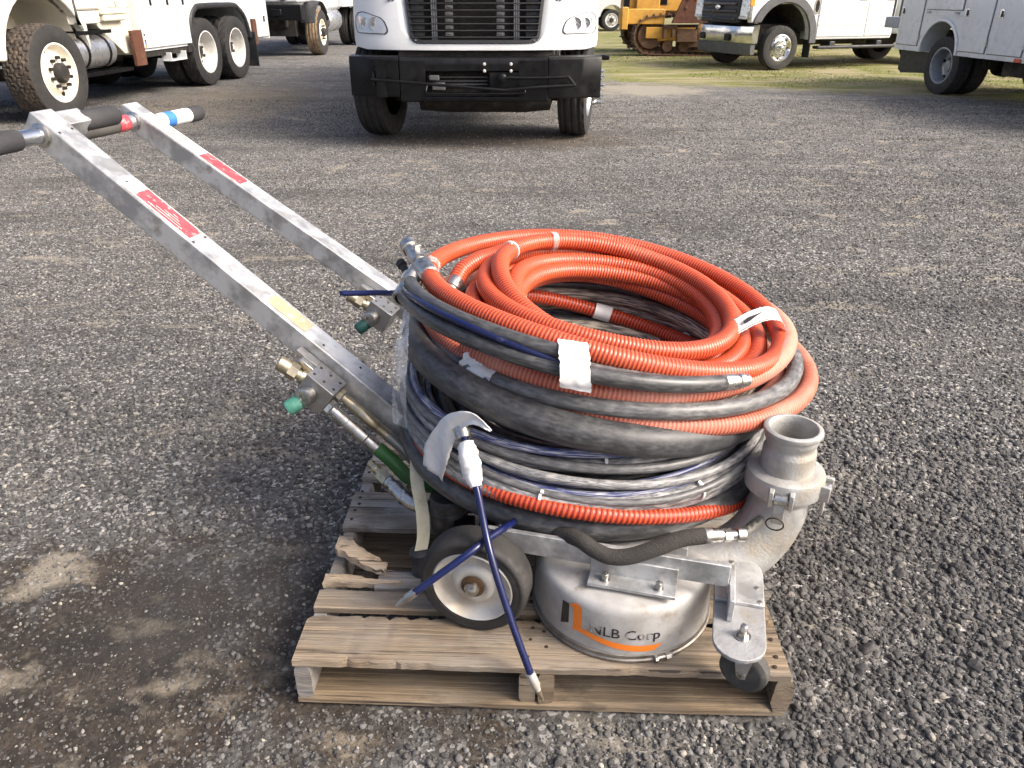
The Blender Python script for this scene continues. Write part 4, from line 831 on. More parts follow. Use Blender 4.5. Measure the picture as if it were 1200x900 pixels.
# inner orange coil
TL = (-0.174, 0.084, 0.002, 0.003)
cA, cB, cC = (.264, 1.897, .307, .710) + TL, (.275, 1.90, .276, .672) + TL, (.262, 1.897, .336, .672) + TL
cD, cE, cF = (.262, 1.893, .374, .668) + TL, (.266, 1.897, .310, .632) + TL, (.262, 1.895, .352, .627) + TL
cG, cH = (.284, 1.890, .287, .620) + TL, (.290, 1.893, .270, .646) + TL
pre = [np.array([-0.150, 1.945, 0.715]), np.array([-0.131, 1.985, 0.735]), np.array([-0.095, 2.035, 0.745])]
o2, PO2 = hose('orange_hose', pre + coil([cD, cF, cE, cG, cH, cB, cA, cC], 148, 148 - 2760, 0.005, 2), 0.0225, ORANGE, 'bright orange ribbed hose wound in several tight turns inside the top loop', 'orange hoses', RIB, 16)
d = PO2[0] - PO2[2]; steelend(o2, PO2[0] - d / np.linalg.norm(d) * 0.004, d, 0.0225, 0.062)
for th in (118,):
    q = loop_pt(np.array(cA), R(th)); f = near_f(PO2, q); wrap(o2, PO2, f, 0.022, 0.0285, FILM, 'film_wrap', 0.05, 4)
ziptie(o2, PO2, near_f(PO2, loop_pt(np.array(cA), R(150))), 0.024, ZIP)
# tag bridging the two orange hoses on the far right
tg = wempty('hose_tag', (0.62, 1.82, 0.66)); tag(tg, 'white printed paper tag taped over the orange hoses near the black hose end', 'tag')
def sheet(Pc, wdir, w, name, mt, root, thick=0.0012, crumple=0.0, seed=0, ds=0.006):
    """ribbon along a path, wdir = half width vector (or list of them)"""
    P = catmull(Pc, ds); rg = np.random.default_rng(seed); n = len(P); K = 6; V = []
    wd = np.array(wdir, float); wd = np.broadcast_to(wd, (n, 3)) if wd.ndim == 1 else np.stack([np.interp(np.linspace(0, 1, n), np.linspace(0, 1, len(wd)), wd[:, i]) for i in range(3)], 1)
    T = np.gradient(P, axis=0); N = np.cross(T, wd); N /= np.linalg.norm(N, axis=1)[:, None] + 1e-9
    jit = rg.normal(0, 1, (n, K + 1)) * crumple; wj = 1 + rg.normal(0, 0.03 if crumple else 0, (n, 1))
    for side in (0, 1):
        for i in range(n):
            for k in range(K + 1): V.append(P[i] + wd[i] * w * wj[i] * (2 * k / K - 1) + N[i] * (jit[i, k] + side * thick))
    F = []; o = n * (K + 1)
    for i in range(n - 1):
        for k in range(K):
            a = i * (K + 1) + k; F.append((a, a + K + 1, a + K + 2, a + 1)); F.append((o + a, o + a + 1, o + a + K + 2, o + a + K + 1))
        a = i * (K + 1); F.append((a, o + a, o + a + K + 1, a + K + 1)); b = a + K; F.append((b, b + K + 1, o + b + K + 1, o + b))
    e = (n - 1) * (K + 1)
    for k in range(K): F.append((k, k + 1, o + k + 1, o + k)); F.append((e + k, o + e + k, o + e + k + 1, e + k + 1))
    m = MB(); m.add(V, F); return m.build(name, mt, root, smooth=50), P, N
tp = [(0.552, 1.755, 0.664), (0.597, 1.775, 0.680), (0.637, 1.79, 0.686), (0.670, 1.802, 0.676), (0.690, 1.81, 0.647)]
tagm = mat('tag_paper', (0.74, 0.73, 0.70), 0.45, dark=(0.62, 0.6, 0.56), scale=30)
sheet(tp, (-0.10, 0.90, 0.30), 0.027, 'tag_paper', tagm, tg, 0.0008, 0.0006, 1)
ar = [(0.570, 1.750, 0.672), (0.587, 1.762, 0.678), (0.609, 1.776, 0.6835), (0.622, 1.785, 0.6855)]
ar = [tuple(np.array(p) + np.array([0.001, 0.004, 0.0035])) for p in ar]
sheet(ar, [(-0.30 * .6, 0.80 * .6, 0.30 * .6), (-0.30, 0.80, 0.30), (-0.30 * .4, 0.80 * .4, 0.30 * .4), (-.05, .13, .05)], 0.007, 'printed_arrow', LBLACK, tg, 0.0005)
for sg in (-1, 1):
    bd = [tuple(np.array(p) + np.array([-0.10, 0.90, 0.30]) * 0.0245 * sg + np.array([0, 0.0004, 0.0022])) for p in tp[:3]]
    sheet(bd, (-0.10, 0.90, 0.30), 0.0008, 'printed_border', LBLACK, tg, 0.0004)
# chalky orange (pink) coil
LP1, LP2 = (0.252, 1.901, 0.461, 0.636, -0.065, -0.040, 0.013, 0.005), (0.282, 1.918, 0.497, 0.582, -0.152, -0.019, 0.011, 0.005)
LP3 = (.217, 1.861, .341, .561, -.174, -.018, .012, -.021)
pk, PPK = hose('faded_orange_hose', coil([LP1, LP2, (.25, 1.87, .44, .585, -.12, -.03), (.25, 1.87, .42, .60, -.1, -.03)], -140, -140 + 1010, 0.005, 3), 0.0225, PINK, 'faded chalky orange ribbed hose coiled just below the bright orange top loops', 'orange hoses', (0.0095, 0.038), 16)
i3, PI3 = hose('faded_orange_hose', coil([LP3], 250, -10, 0.002, 4), 0.021, ORANGER, 'orange ribbed hose with a white tape band lying across the hollow of the coils', 'orange hoses', (0.0105, 0.045), 14)
wrap(i3, PI3, near_f(PI3, loop_pt(np.array(LP3), R(80))), 0.055, 0.0245, WTAPE, 'tape_wrap', 0.02, 5); ziptie(i3, PI3, near_f(PI3, loop_pt(np.array(LP3), R(124))), 0.022, ZIP)
# grey hose between the pink turns, with torn tape
LG = (0.260, 1.895, 0.481, 0.600, -0.086, -0.034, -0.001, -0.001)
gh, PG = hose('grey_hose', coil([LG, (.25, 1.87, .40, .60, -.08, -.03)], -188, 170, 0.003, 5), 0.0195, GREYH, 'chalky grey rubber hose running between the faded orange turns, wrapped with torn white tape', 'black and grey hoses')
wrap(gh, PG, near_f(PG, loop_pt(np.array(LG), R(-132))), 0.085, 0.0225, WTAPE, 'torn_tape', 0.10, 6)
sheet([(-0.098, 1.556, 0.622), (-0.09, 1.552, 0.660), (-0.072, 1.562, 0.690)], (0.85, -0.5, 0.0), 0.032, 'torn_tape', WTAPE, gh, 0.001, 0.0025, 7)
sheet([(-0.055, 1.512, 0.612), (-0.048, 1.522, 0.652), (-0.035, 1.54, 0.670)], (0.85, -0.5, -0.1), 0.022, 'torn_tape', WTAPE, gh, 0.001, 0.0025, 8)
wrap(gh, PG, near_f(PG, loop_pt(np.array(LG), R(6))), 0.05, 0.022, mat('old_tape', (0.5, 0.46, 0.36), 0.7, dark=(0.3, 0.27, 0.2), scale=30), 'old_tape', 0.08, 9)
# black hoses under the top loop: one with a crimped end, one more, and a thin blue one
LK1, LK2, LKB = (.213, 1.889, .488, .666, -.124, -.074, .003, .009), (.222, 1.890, .482, .694, -.130, -.066, .003, .011), (.213, 1.886, .488, .655, -.163, -.082, -.001, .036)
k1, PK1 = hose('black_hose', [np.array([-0.10, 2.0, 0.66]), np.array([-0.17, 1.93, 0.69]), np.array([-0.225, 1.84, 0.715])] + coil([LK1], -166, -58, 0.002, 6), 0.0185, GREYH2, 'black hydraulic hose with a crimped steel end below the top orange loop', 'black and grey hoses')
d = PK1[-1] - PK1[-3]; steelend(k1, PK1[-1] - d / np.linalg.norm(d) * 0.004, d, 0.0175, 0.075)
k2, PK2 = hose('black_hose', coil([LK2], -168, -99.5, 0.003, 7), 0.0165, GREYH2, 'dusty black hose tucked against the underside of the top orange loop', 'black and grey hoses')
k3, PK3 = hose('black_hose', coil([(.225, 1.893, .475, .673, -.13, -.06, .003, .012)], -168, -70, 0.003, 17), 0.018, GREYH, 'flattened grey hose paired under the black hose with the steel end', 'black and grey hoses', flat=(0.7, 1.15))
kb, PKB = hose('blue_hose', [np.array([-0.45, 1.894, 0.70]), np.array([-0.40, 1.902, 0.698]), np.array([-0.358, 1.90, 0.700]), np.array([-0.30, 1.88, 0.708])] + coil([LKB], -172, -80, 0.001, 8), 0.0075, BLUEH, 'thin dark blue hose whose tip sticks out beyond the steel tee', 'blue hoses', n=12)
sheet([(0.124, 1.440, 0.765), (0.125, 1.406, 0.757), (0.126, 1.378, 0.728), (0.127, 1.371, 0.704), (0.128, 1.375, 0.686)], (1, -0.10, -0.14), 0.031, 'tape_wrap', WTAPE, k1, 0.001, 0.0012, 10)
# thick suction hose with a cuffed end
LT = (0.201, 1.845, 0.448, 0.550, -0.144, -0.041, 0.004, 0.011)
tk, PT = hose('suction_hose', coil([LT], -192, 88, 0.003, 9), 0.037, THICK, 'thick black suction hose bowed around the front of the pile', 'black and grey hoses', n=24)
d = PT[0] - PT[3]; d /= np.linalg.norm(d); m = MB(); m.steps(PT[0] - d * 0.03, d, [(0.0375, 0), (0.0385, 0.002), (0.0385, 0.03), (0.036, 0.033), (0.024, 0.034)], 24); m.build('cuff', BLACKR, tk)
m = MB(); P = catmull([PT[0] + d * 0.0, PT[0] + d * 0.05, PT[0] + d * 0.09 + np.array([0.01, 0.01, 0.01])], 0.003); m.tube(P, 0.024, 16, rib=(0.0105, 0.03), attr=True); m.build('hose_stub', PINK, tk, smooth=180)
# lower bundle
La, Lb, Lc = (.193, 1.822, .462, .431, -.021, .003, .015, 0), (.176, 1.837, .428, .445, -.023, -.003, .016, -.002), (.18, 1.831, .42, .472, -.005, -.022, -.001, -.005)
Ld, Le = (0.198, 1.788, 0.450, 0.369, -0.148, -0.019, -0.025, -0.007), (0.196, 1.833, 0.470, 0.354, -0.018, -0.011, 0.009, -0.002)
def lowloop(nm, L, r, mt, label, group, seed, a=-200, b=155, rib=None, n=14, wob=0.002): return hose(nm, coil([L], a, b, wob, seed), r, mt, label, group, rib, n)
ha, PA = lowloop('grey_hose', La, 0.0205, WHITEH, 'grey hose caked with white dust on the outside of the lower bundle', 'black and grey hoses', 21)
hb, PB = lowloop('grey_hose', (.178, 1.835, .438, .438, -.023, -.003, .016, -.002), 0.0165, GREYH, 'grey dusty hose second from the outside of the lower bundle', 'black and grey hoses', 22)
hc, PCc = lowloop('grey_hose', Lc, 0.015, WHITEH, 'pale grey hose topmost of the lower bundle, held by zip ties', 'black and grey hoses', 23)
hd, PDd = lowloop('orange_hose', Ld, 0.0168, ORANGER, 'deep orange ribbed hose under the grey lower bundle', 'orange hoses', 24, rib=(0.0115, 0.06), n=14)
he, PE = lowloop('black_hose', Le, 0.029, GREYH2, 'fat black hose at the very bottom of the pile above the drum', 'black and grey hoses', 25, n=18)
hf, PF = lowloop('blue_hose', (.178, 1.832, .447, .462, -.023, -.003, .014, -.002), 0.0072, BLUES, 'thin dusty blue hose lying on top of the lower grey bundle', 'blue hoses', 26, n=10, wob=0.003)
hg, PGg = lowloop('blue_hose', (.185, 1.828, .462, .456, -.022, 0, .015, 0), 0.0068, BLUES, 'thin blue hose on the outer shoulder of the lower grey bundle', 'blue hoses', 27, n=10, wob=0.003)
hh2, PH = lowloop('blue_hose', (.18, 1.83, .405, .486, -.01, -.02, .0, -.004), 0.0068, BLUES, 'thin blue hose innermost of the lower bundle', 'blue hoses', 28, n=10, wob=0.003)
thin = [((.185, 1.835, .452, .492, -.03, -.01, .008, .004), .0115, GREYH, 'slim grey hose just under the thick suction hose'), ((.182, 1.83, .437, .512, -.04, -.015, .004, -.006), .0095, BLUES, 'slim blue-grey hose in the gap below the suction hose'),
        ((.188, 1.826, .462, .474, -.02, .004, .012, .006), .0105, WHITEH, 'slim chalky hose between the suction hose and the lower bundle'), ((.19, 1.82, .474, .452, -.03, .0, .016, .003), .0085, GREYH, 'thinnest grey hose on the outside of the lower bundle'),
        ((.186, 1.822, .468, .404, -.05, -.005, .0, -.003), .013, WHITEH, 'pale hose squeezed between the lower grey bundle and the deep orange hose')]
for k, (L, r, mt, lab) in enumerate(thin): lowloop('grey_hose', L, r, mt, lab, 'black and grey hoses', 60 + k, -196 - 9 * k, 150, n=10, wob=0.006)
inner = [((.19, 1.83, .385, .455), .021, GREYH2), ((.19, 1.83, .36, .405), .027, GREYH2), ((.19, 1.82, .418, .395), .026, GREYH2), ((.20, 1.84, .375, .505, -.05, -.03), .019, GREYH2),
         ((.21, 1.85, .405, .55, -.09, -.03), .023, MUDDY), ((.22, 1.86, .372, .575, -.1, -.02), .019, MUDDY), ((.22, 1.86, .395, .605, -.1, -.02), .018, GREYH2), ((.20, 1.83, .34, .46), .02, GREYH2), ((.22, 1.87, .325, .478, -.08, .02), .02, MUDDY), ((.21, 1.85, .30, .44, -.06, .03), .018, GREYH), ((.22, 1.84, .26, .41, .03, -.03), .016, WHITEH)]
nm_ = ['lowest of the black hoses hidden inside the pile', 'black hose inside the base of the pile', 'black hose behind the grey lower bundle', 'slim black hose inside the middle of the pile', 'pale dusty hose crossing the back of the hollow', 'grey hose inside the pile below the faded orange turns', 'black hose inside the pile under the tight orange turns', 'black hose lining the bottom of the hollow', 'mud-streaked hose just under the tight orange turns in the hollow', 'grey hose looped low inside the hollow of the coils', 'pale slim hose lying in the smallest loop at the bottom of the hollow']
for k, (L, r, mt) in enumerate(inner):
    a = -250 + 37 * k; lowloop('black_hose', L, r, mt, nm_[k], 'black and grey hoses', 40 + k, a, a + 350, wob=0.006)
ib, PIB = hose('blue_hose', coil([(.241, 1.86, .33, .50, -.086, -.015, .01, .001)], 200, -20, 0.002, 11), 0.011, BLUEH, 'blue-black hose curving through the hollow beside the taped orange one', 'blue hoses', n=12)
ib2, PIB2 = hose('blue_hose', coil([(.243, 1.86, .32, .482, -.086, -.015, .01, .001)], 190, -10, 0.003, 12), 0.011, BLUEH, 'second blue-black hose lower in the hollow of the coils', 'blue hoses', n=12)
p, t = at_s(PIB, near_f(PIB, loop_pt(np.array((.241, 1.86, .33, .50, -.086, -.015, .01, .001)), R(42)))); sheet([p + np.array([-0.03, -0.02, -0.01]), p + np.array([0, -0.012, 0.016]), p + np.array([0.026, -0.01, 0.02]), p + np.array([0.04, -0.02, 0.0])], (0, 0.5, 0.85), 0.016, 'tape_flag', WTAPE, ib, 0.001, 0.002, 12)
for ro, Pq, th, L, r in ((hc, PCc, -86, Lc, 0.0165), (hb, PB, -79, Lb, 0.0185), (ha, PA, -62, La, 0.022), (ha, PA, -105, La, 0.022)):
    ziptie(ro, Pq, near_f(Pq, loop_pt(np.array(L), R(th))), r, ZIP)
# stretch film hanging round the back-left of the pile
fw_ = wempty('stretch_film', (-0.24, 1.64, 0.46)); tag(fw_, 'strip of clear stretch film hanging from the steel tee beside the suction hose', 'plastic film')
sheet([(-0.252, 1.742, 0.745), (-0.254, 1.70, 0.70), (-0.262, 1.655, 0.645), (-0.268, 1.632, 0.585), (-0.272, 1.636, 0.53), (-0.278, 1.655, 0.475), (-0.277, 1.648, 0.445)], [(0.15, -0.1, 0.0), (0.45, -0.35, 0), (0.8, -0.6, 0), (0.8, -0.6, 0), (0.9, -0.7, 0), (0.9, -0.7, 0)], 0.022, 'film_sheet', FILM, fw_, 0.0006, 0.0012, 13)
# blue lance hose taped at the front, hanging over the pallet edge
ln, PL = hose('blue_lance_hose', [(-0.105, 1.425, 0.555), (-0.094, 1.392, 0.53), (-0.086, 1.378, 0.49), (-0.072, 1.345, 0.451), (-0.044, 1.25, 0.369), (0.0, 1.19, 0.239), (0.039, 1.15, 0.136)], 0.0078, BLUEH, 'long blue lance hose with a white taped head hanging over the wheel and pallet edge', 'blue hoses', n=14)
P2 = np.array([(0.039, 1.15, 0.136), (0.054, 1.143, 0.099)]); dl = P2[1] - P2[0]; dl /= np.linalg.norm(dl)
m = MB(); m.steps(PL[-1] - dl * 0.004, dl, [(0.0098, 0), (0.0098, 0.034), (0.007, 0.04), (0.007, 0.046)], 14); m.build('ferrule', WHUB, ln)
m = MB(); m.steps(PL[-1] + dl * 0.04, dl, [(0.0066, 0), (0.0062, 0.008), (0.003, 0.03), (0, 0.031)], 12); m.build('nozzle_tip', BRASS, ln)
i0 = int(near_f(PL, (-0.098, 1.405, 0.54)) * len(PL)); i1 = int(near_f(PL, (-0.078, 1.358, 0.465)) * len(PL)); Q = resample(PL[i0:i1 + 1], 0.006); rg = np.random.default_rng(14)
jit = rg.normal(0, 0.07, (len(Q), 10)).repeat(2, axis=1); m = MB(); m.tube(Q, np.interp(np.linspace(0, 1, len(Q)), [0, .2, .55, .85, 1], [0.0165, 0.021, 0.0225, 0.0185, 0.0115]), 20, nz=lambda s_, p_: 1 + jit); m.build('tape_head', WTAPE, ln, smooth=60)
m = MB(); m.steps((-0.106, 1.425, 0.553), (-0.30, 0.75, 0.6), [(0.0165, -0.012), (0.0175, 0), (0.0175, 0.014), (0.0145, 0.016), (0.0145, 0.03), (0, 0.03)], 18); m.build('swivel_end', STEEL, ln)
bt = wempty('tape_strip', (-0.15, 1.47, 0.42)); tag(bt, 'wide strip of white tape folded over the lower hoses behind the blue lance', 'tape')
TP = [((-0.203, 1.513, 0.416), (-0.158, 1.465, 0.403)), ((-0.198, 1.506, 0.467), (-0.144, 1.452, 0.454)), ((-0.175, 1.48, 0.528), (-0.129, 1.439, 0.516)), ((-0.144, 1.449, 0.583), (-0.108, 1.422, 0.562)), ((-0.099, 1.413, 0.616), (-0.085, 1.406, 0.587)), ((-0.067, 1.393, 0.615), (-0.064, 1.393, 0.59)), ((-0.041, 1.378, 0.589), (-0.043, 1.381, 0.585))]
# upper and lower edge of the strip, lofted so that the folds stay soft
up_ = catmull([p[0] for p in TP], 0.008); lo_ = catmull([p[1] for p in TP], 0.008)
tt = np.linspace(0, 1, 40); ev = lambda Q: np.stack([np.interp(tt, np.linspace(0, 1, len(Q)), Q[:, i]) for i in range(3)], 1)
A_, B_ = ev(up_), ev(lo_); rg = np.random.default_rng(3); V = []
for i in range(40):
    for k in range(9):
        q = A_[i] + (B_[i] - A_[i]) * k / 8; fold = 0.004 * math.sin(9 * tt[i] + 0.8 * k) + 0.0012 * rg.normal(); V.append(q + np.array([-0.5, -0.8, 0.25]) * fold + np.array([-0.3, -0.55, 0.5]) * 0.004)
m = MB(); m.add(V, [(i * 9 + k, i * 9 + 9 + k, i * 9 + 10 + k, i * 9 + k + 1) for i in range(39) for k in range(8)]); to = m.build('tape', WTAPE, bt, smooth=60)
sm_ = to.modifiers.new('thickness', 'SOLIDIFY'); sm_.thickness = 0.0012
l2, PL2 = hose('blue_lance_hose', [(0.07, 1.43, 0.345), (0.013, 1.39, 0.352), (0.0, 1.36, 0.365), (-0.044, 1.303, 0.374), (-0.088, 1.255, 0.369), (-0.176, 1.225, 0.313), (-0.203, 1.22, 0.293)], 0.0078, BLUEH, 'short blue lance hose crossing the wheel with a steel tip pointing at the broken board', 'blue hoses', n=14)
d = PL2[-1] - PL2[-4]; d /= np.linalg.norm(d); m = MB(); m.steps(PL2[-1] - d * 0.003, d, [(0.0092, 0), (0.0092, 0.022), (0.0065, 0.026), (0.0062, 0.038), (0.0025, 0.05), (0, 0.05)], 12); m.build('nozzle_tip', STEEL, l2)
# ------------------------------------------------------------------ vehicles
EX, EY = np.array([1., 0, 0]), np.array([0, 1., 0])
def panel(m, poly, y0, y1): return m.prism(poly, -y1, -y0, (np.zeros(3), EX, ZZ, -EY))
def arch(cx, cz, r, a0, a1, n=14, ry=None): return [(cx + r * math.cos(R(a0 + (a1 - a0) * i / n)), cz + (ry or r) * math.sin(R(a0 + (a1 - a0) * i / n))) for i in range(n + 1)]
def P(name, mt, root, fn, bevel=0, smooth=40):
    m = MB(); fn(m); return m.build(name, mt, root, smooth=smooth, bevel=bevel)
def tyre_mesh(m, fr, Ro, w, ri, tread, n):
    K = 16; side = [(ri, -0.43), (ri + (Ro - ri) * 0.10, -0.47), (ri + (Ro - ri) * 0.45, -0.505), (ri + (Ro - ri) * 0.75, -0.485), (Ro * 0.972, -0.455)]
    cols = [(r, h * w, -1) for r, h in side] + [(Ro - 0.010 * abs(2 * k / K - 1) ** 3 * Ro * 2, (-0.43 + 0.86 * k / K) * w, k / K) for k in range(K + 1)] + [(r, -h * w, -1) for r, h in side[::-1]]
    nc = len(cols); V = []; dep = 0.013 * Ro / 0.5
    for i in range(n):
        a = 2 * math.pi * i / n
        for (r, h, v) in cols:
            rr = r
            if v >= 0:
                g = False
                if tread == 'rib': g = min(abs(v - c) for c in (0.22, 0.5, 0.78)) < 0.04 or (i % 4 == 0 and (v < 0.1 or v > 0.9))
                elif tread == 'lug': g = (abs(v - 0.5) < 0.04) or (((i + int(6 * abs(v - 0.5))) % 6) < 2 and abs(v - 0.5) > 0.08)
                elif tread == 'block':
                    z = 0.05 * (1 if (i // 3) % 2 else -1); g = min(abs(v + z - c) for c in (0.2, 0.4, 0.6, 0.8)) < 0.035 or ((i + 3 * int(v * 5)) % 7 == 0 and 0.06 < v < 0.94)
                if g: rr -= dep
            V.append((rr * math.cos(a), rr * math.sin(a), h))
    F = [(i * nc + j, ((i + 1) % n) * nc + j, ((i + 1) % n) * nc + j + 1, i * nc + j + 1) for i in range(n) for j in range(nc - 1)]
    m.add(m.pts(V, fr), F)
def two_tone(o, tm):
    if tm is not TYRE:
        o.data.materials.append(tm); nc = 27 - 1
        o.data.polygons.foreach_set('material_index', [1 if 4 <= (i % nc) <= 21 else 0 for i in range(len(o.data.polygons))])
    return o
def wheel(root, c, Ro, w, side, ri, style, tm, rm, tread='rib', n=96, nuts=10, hubm=None, inner=False, label=None):
    c = np.array(c, float); wh = empty('wheel', c, parent=root)
    if label: wh['label'] = label
    fr = frame(c, EX, z=EY * side)
    m = MB(); tyre_mesh(m, fr, Ro, w, ri, tread, n); two_tone(m.build('tyre', TYRE, wh, smooth=30), tm)
    o = w / 2
    if style == 'steer': prof = [(ri + 0.004, o * 0.80), (ri + 0.012, o * 0.92), (ri - 0.006, o * 0.93), (ri - 0.02, o * 0.80), (ri - 0.035, o * 0.45), (ri * 0.80, o * 0.40), (ri * 0.72, o * 0.46), (ri * 0.62, o * 0.80), (ri * 0.40, o * 0.86), (0, o * 0.86)]
    elif style == 'dish': prof = [(ri + 0.004, o * 0.80), (ri + 0.012, o * 0.92), (ri - 0.006, o * 0.93), (ri - 0.018, o * 0.78), (ri - 0.025, o * 0.2), (ri - 0.04, -o * 0.55), (ri * 0.72, -o * 0.70), (ri * 0.5, -o * 0.66), (0, -o * 0.66)]
    else: prof = [(ri + 0.004, o * 0.80), (ri + 0.010, o * 0.95), (ri - 0.008, o * 0.97), (ri - 0.03, o * 0.72), (ri * 0.78, o * 0.55), (ri * 0.66, o * 0.66), (ri * 0.40, o * 0.72), (0, o * 0.72)]
    m = MB(); m.lathe(prof, 48, fr, cap=(False, False)); rim = m.build('rim', rm, wh, smooth=35)
    hz = {'steer': o * 0.86, 'dish': -o * 0.66, 'alloy': o * 0.72}[style]
    hr = ri * (0.36 if style != 'alloy' else 0.24)
    m = MB(); m.lathe([(hr, hz), (hr * 0.96, hz + 0.05), (hr * 0.75, hz + 0.075), (0, hz + 0.08)], 20, fr); m.build('hub', hubm or rm, wh)
    if nuts:
        for k in range(nuts):
            a = 2 * math.pi * (k + 0.5) / nuts; q = fr[0] + (fr[1] * math.cos(a) + fr[2] * math.sin(a)) * ri * 0.53 + fr[3] * hz
            m = MB(); hexnut(m, q, fr[3], 0.022 if ri > 0.25 else 0.017, 0.045); m.build('lug_nut', hubm or rm, rim)
    if style == 'alloy':
        for k in range(8):
            a = 2 * math.pi * k / 8; q = fr[0] + (fr[1] * math.cos(a) + fr[2] * math.sin(a)) * ri * 0.83 + fr[3] * o * 0.60
            m = MB(); m.steps(q, fr[3], [(0.02, 0), (0.02, 0.006), (0, 0.008)], 12); m.build('vent_hole', BLACKP, rim)
    elif style == 'steer':
        for k in range(2):
            a = R(110 + 180 * k); q = fr[0] + (fr[1] * math.cos(a) + fr[2] * math.sin(a)) * ri * 0.82 + fr[3] * (o * 0.41)
            m = MB(); m.steps(q, fr[3], [(0.028, 0), (0.028, 0.012), (0, 0.013)], 14); m.build('hand_hole', BLACKP, rim)
    elif style == 'dish':
        for k in range(5):
            a = R(72 * k + 20); q = fr[0] + (fr[1] * math.cos(a) + fr[2] * math.sin(a)) * ri * 0.80 - fr[3] * (o * 0.64)
            m = MB(); m.steps(q, fr[3], [(0.026, 0), (0.026, 0.014), (0, 0.015)], 14); m.build('hand_hole', BLACKP, rim)
    if inner:
        m = MB(); tyre_mesh(m, frame(c - EY * side * (w + 0.06), EX, z=EY * side), Ro, w, ri, tread, n); t = two_tone(m.build('tyre', TYRE, wh, smooth=30), tm); t['label'] = 'inner tyre of the pair'
    return wh

# --- white truck facing the camera
ft = empty('box_nosed_truck', (-0.355, 8.85, 0), R(-90)); tag(ft, 'white truck with black grille and black bumper facing the pallet', 'truck')
def fasx(y, z):
    return 0.80 - 0.30 * (abs(y) / 1.2) ** 3.2 - 0.11 * max(z - 0.92, 0) ** 1.2 * 1.6 + 0.03 * math.exp(-((abs(y) - 0.95) / 0.25) ** 2)
def rrect(y0, y1, z0, z1, rb, rt, n=8):
    out = []
    for (cy, cz, r, a) in ((y1 - rb, z0 + rb, rb, -90), (y1 - rt, z1 - rt, rt, 0), (y0 + rt, z1 - rt, rt, 90), (y0 + rb, z0 + rb, rb, 180)):
        out += [(cy + r * math.cos(R(a + 90 * i / n)), cz + r * math.sin(R(a + 90 * i / n))) for i in range(n + 1)]
    return out
def dens(poly, n):
    q = np.array(poly + poly[:1]); L = np.concatenate([[0], np.cumsum(np.linalg.norm(np.diff(q, axis=0), axis=1))]); s = np.linspace(0, L[-1], n, endpoint=False)
    return np.stack([np.interp(s, L, q[:, 0]), np.interp(s, L, q[:, 1])], 1)
def radial(poly, c, n):
    """resample a closed outline at even angles around c so two outlines can be lofted"""
    d = dens(poly, 720); a = np.arctan2(d[:, 1] - c[1], d[:, 0] - c[0]); o = np.argsort(a); a, d = a[o], d[o]; t = -np.pi + 2 * np.pi * (np.arange(n) + 0.5) / n
    k = np.searchsorted(a, t) % 720; return d[k]
def grille_outline(g=0.0):
    return [(-0.55 + g, 0.965 + g), (0.55 - g, 0.965 + g), (0.60 - g, 0.985 + g), (0.625 - g, 1.03), (0.665 - g, 1.36), (0.70 - g, 1.80 - g), (-0.70 + g, 1.80 - g), (-0.665 + g, 1.36), (-0.625 + g, 1.03), (-0.60 + g, 0.985 + g)]
inn = radial(grille_outline(), (0, 1.35), 120); out = radial(rrect(-1.205, 1.205, 0.905, 1.95, 0.06, 0.25), (0, 1.35), 120)
m = MB(); V = []; K = 12
for k in range(K + 1):
    for a, b in zip(inn, out):
        q = a + (b - a) * k / K; V.append((fasx(q[0], q[1]) + (0.0 if k else -0.03), q[0], q[1]))
for dx, g in ((-0.12, 1.004), (-0.45, 1.012), (-1.05, 1.012)):
    for b in out: V.append((fasx(b[0], b[1]) * (1 if dx > -0.2 else 0.0) + (dx if dx < -0.2 else -0.06), b[0] * g, 0.905 + (b[1] - 0.905) * (1 if dx > -0.2 else 1.0) + (0.10 if dx < -0.2 and b[1] < 1.0 else 0)))
N = 120; F = [(k * N + i, k * N + (i + 1) % N, (k + 1) * N + (i + 1) % N, (k + 1) * N + i) for k in range(K + 3) for i in range(N)]
m.add(V, F); hood = m.build('hood', WHITE, ft, smooth=50)
gro = radial(grille_outline(0.002), (0, 1.35), 120); gri = radial(grille_outline(0.030), (0, 1.35), 120); m = MB(); V = []
for ring, dx in ((gro, 0.012), (gri, 0.012), (gri, -0.05), (gro, -0.05)): V += [(fasx(q[0], q[1]) + dx, q[0], q[1]) for q in ring]
m.add(V, [(k * N + i, ((k + 1) % 4) * N + i, ((k + 1) % 4) * N + (i + 1) % N, k * N + (i + 1) % N) for k in range(4) for i in range(N)]); gr = m.build('grille', BLACKPL, ft, smooth=40)
for k in range(13):
    z = 1.018 + 0.0585 * k; hw = float(np.interp(z, [1.0, 1.03, 1.36, 1.8], [0.60, 0.605, 0.645, 0.67]))
    P('grille_bar', BLACKPL, gr, lambda m: m.box((fasx(0.3, z) - 0.035, 0, z), (0.06, 2 * hw, 0.0105)), bevel=0.003)
for s in (-1, 1):
    for k in range(13):
        z = 1.047 + 0.0585 * k; P('grille_block', GREYTRIM, gr, lambda m: m.box((fasx(0.5, z) - 0.07, s * 0.555, z), (0.03, 0.13, 0.04)), bevel=0.003)
        P('grille_clip', GREYTRIM, gr, lambda m: (m.box((fasx(0.2, z) - 0.03, s * 0.245, z), (0.02, 0.075, 0.034)), m.box((fasx(0.2, z) - 0.0185, s * 0.245, z), (0.004, 0.045, 0.010))), bevel=0.002)
    P('radiator_strut', GALV, gr, lambda m: [m.box((0.60, s * 0.40 + 0.02 * q, 1.38), (0.02, 0.014, 0.86)) for q in (-1, 0, 1)])
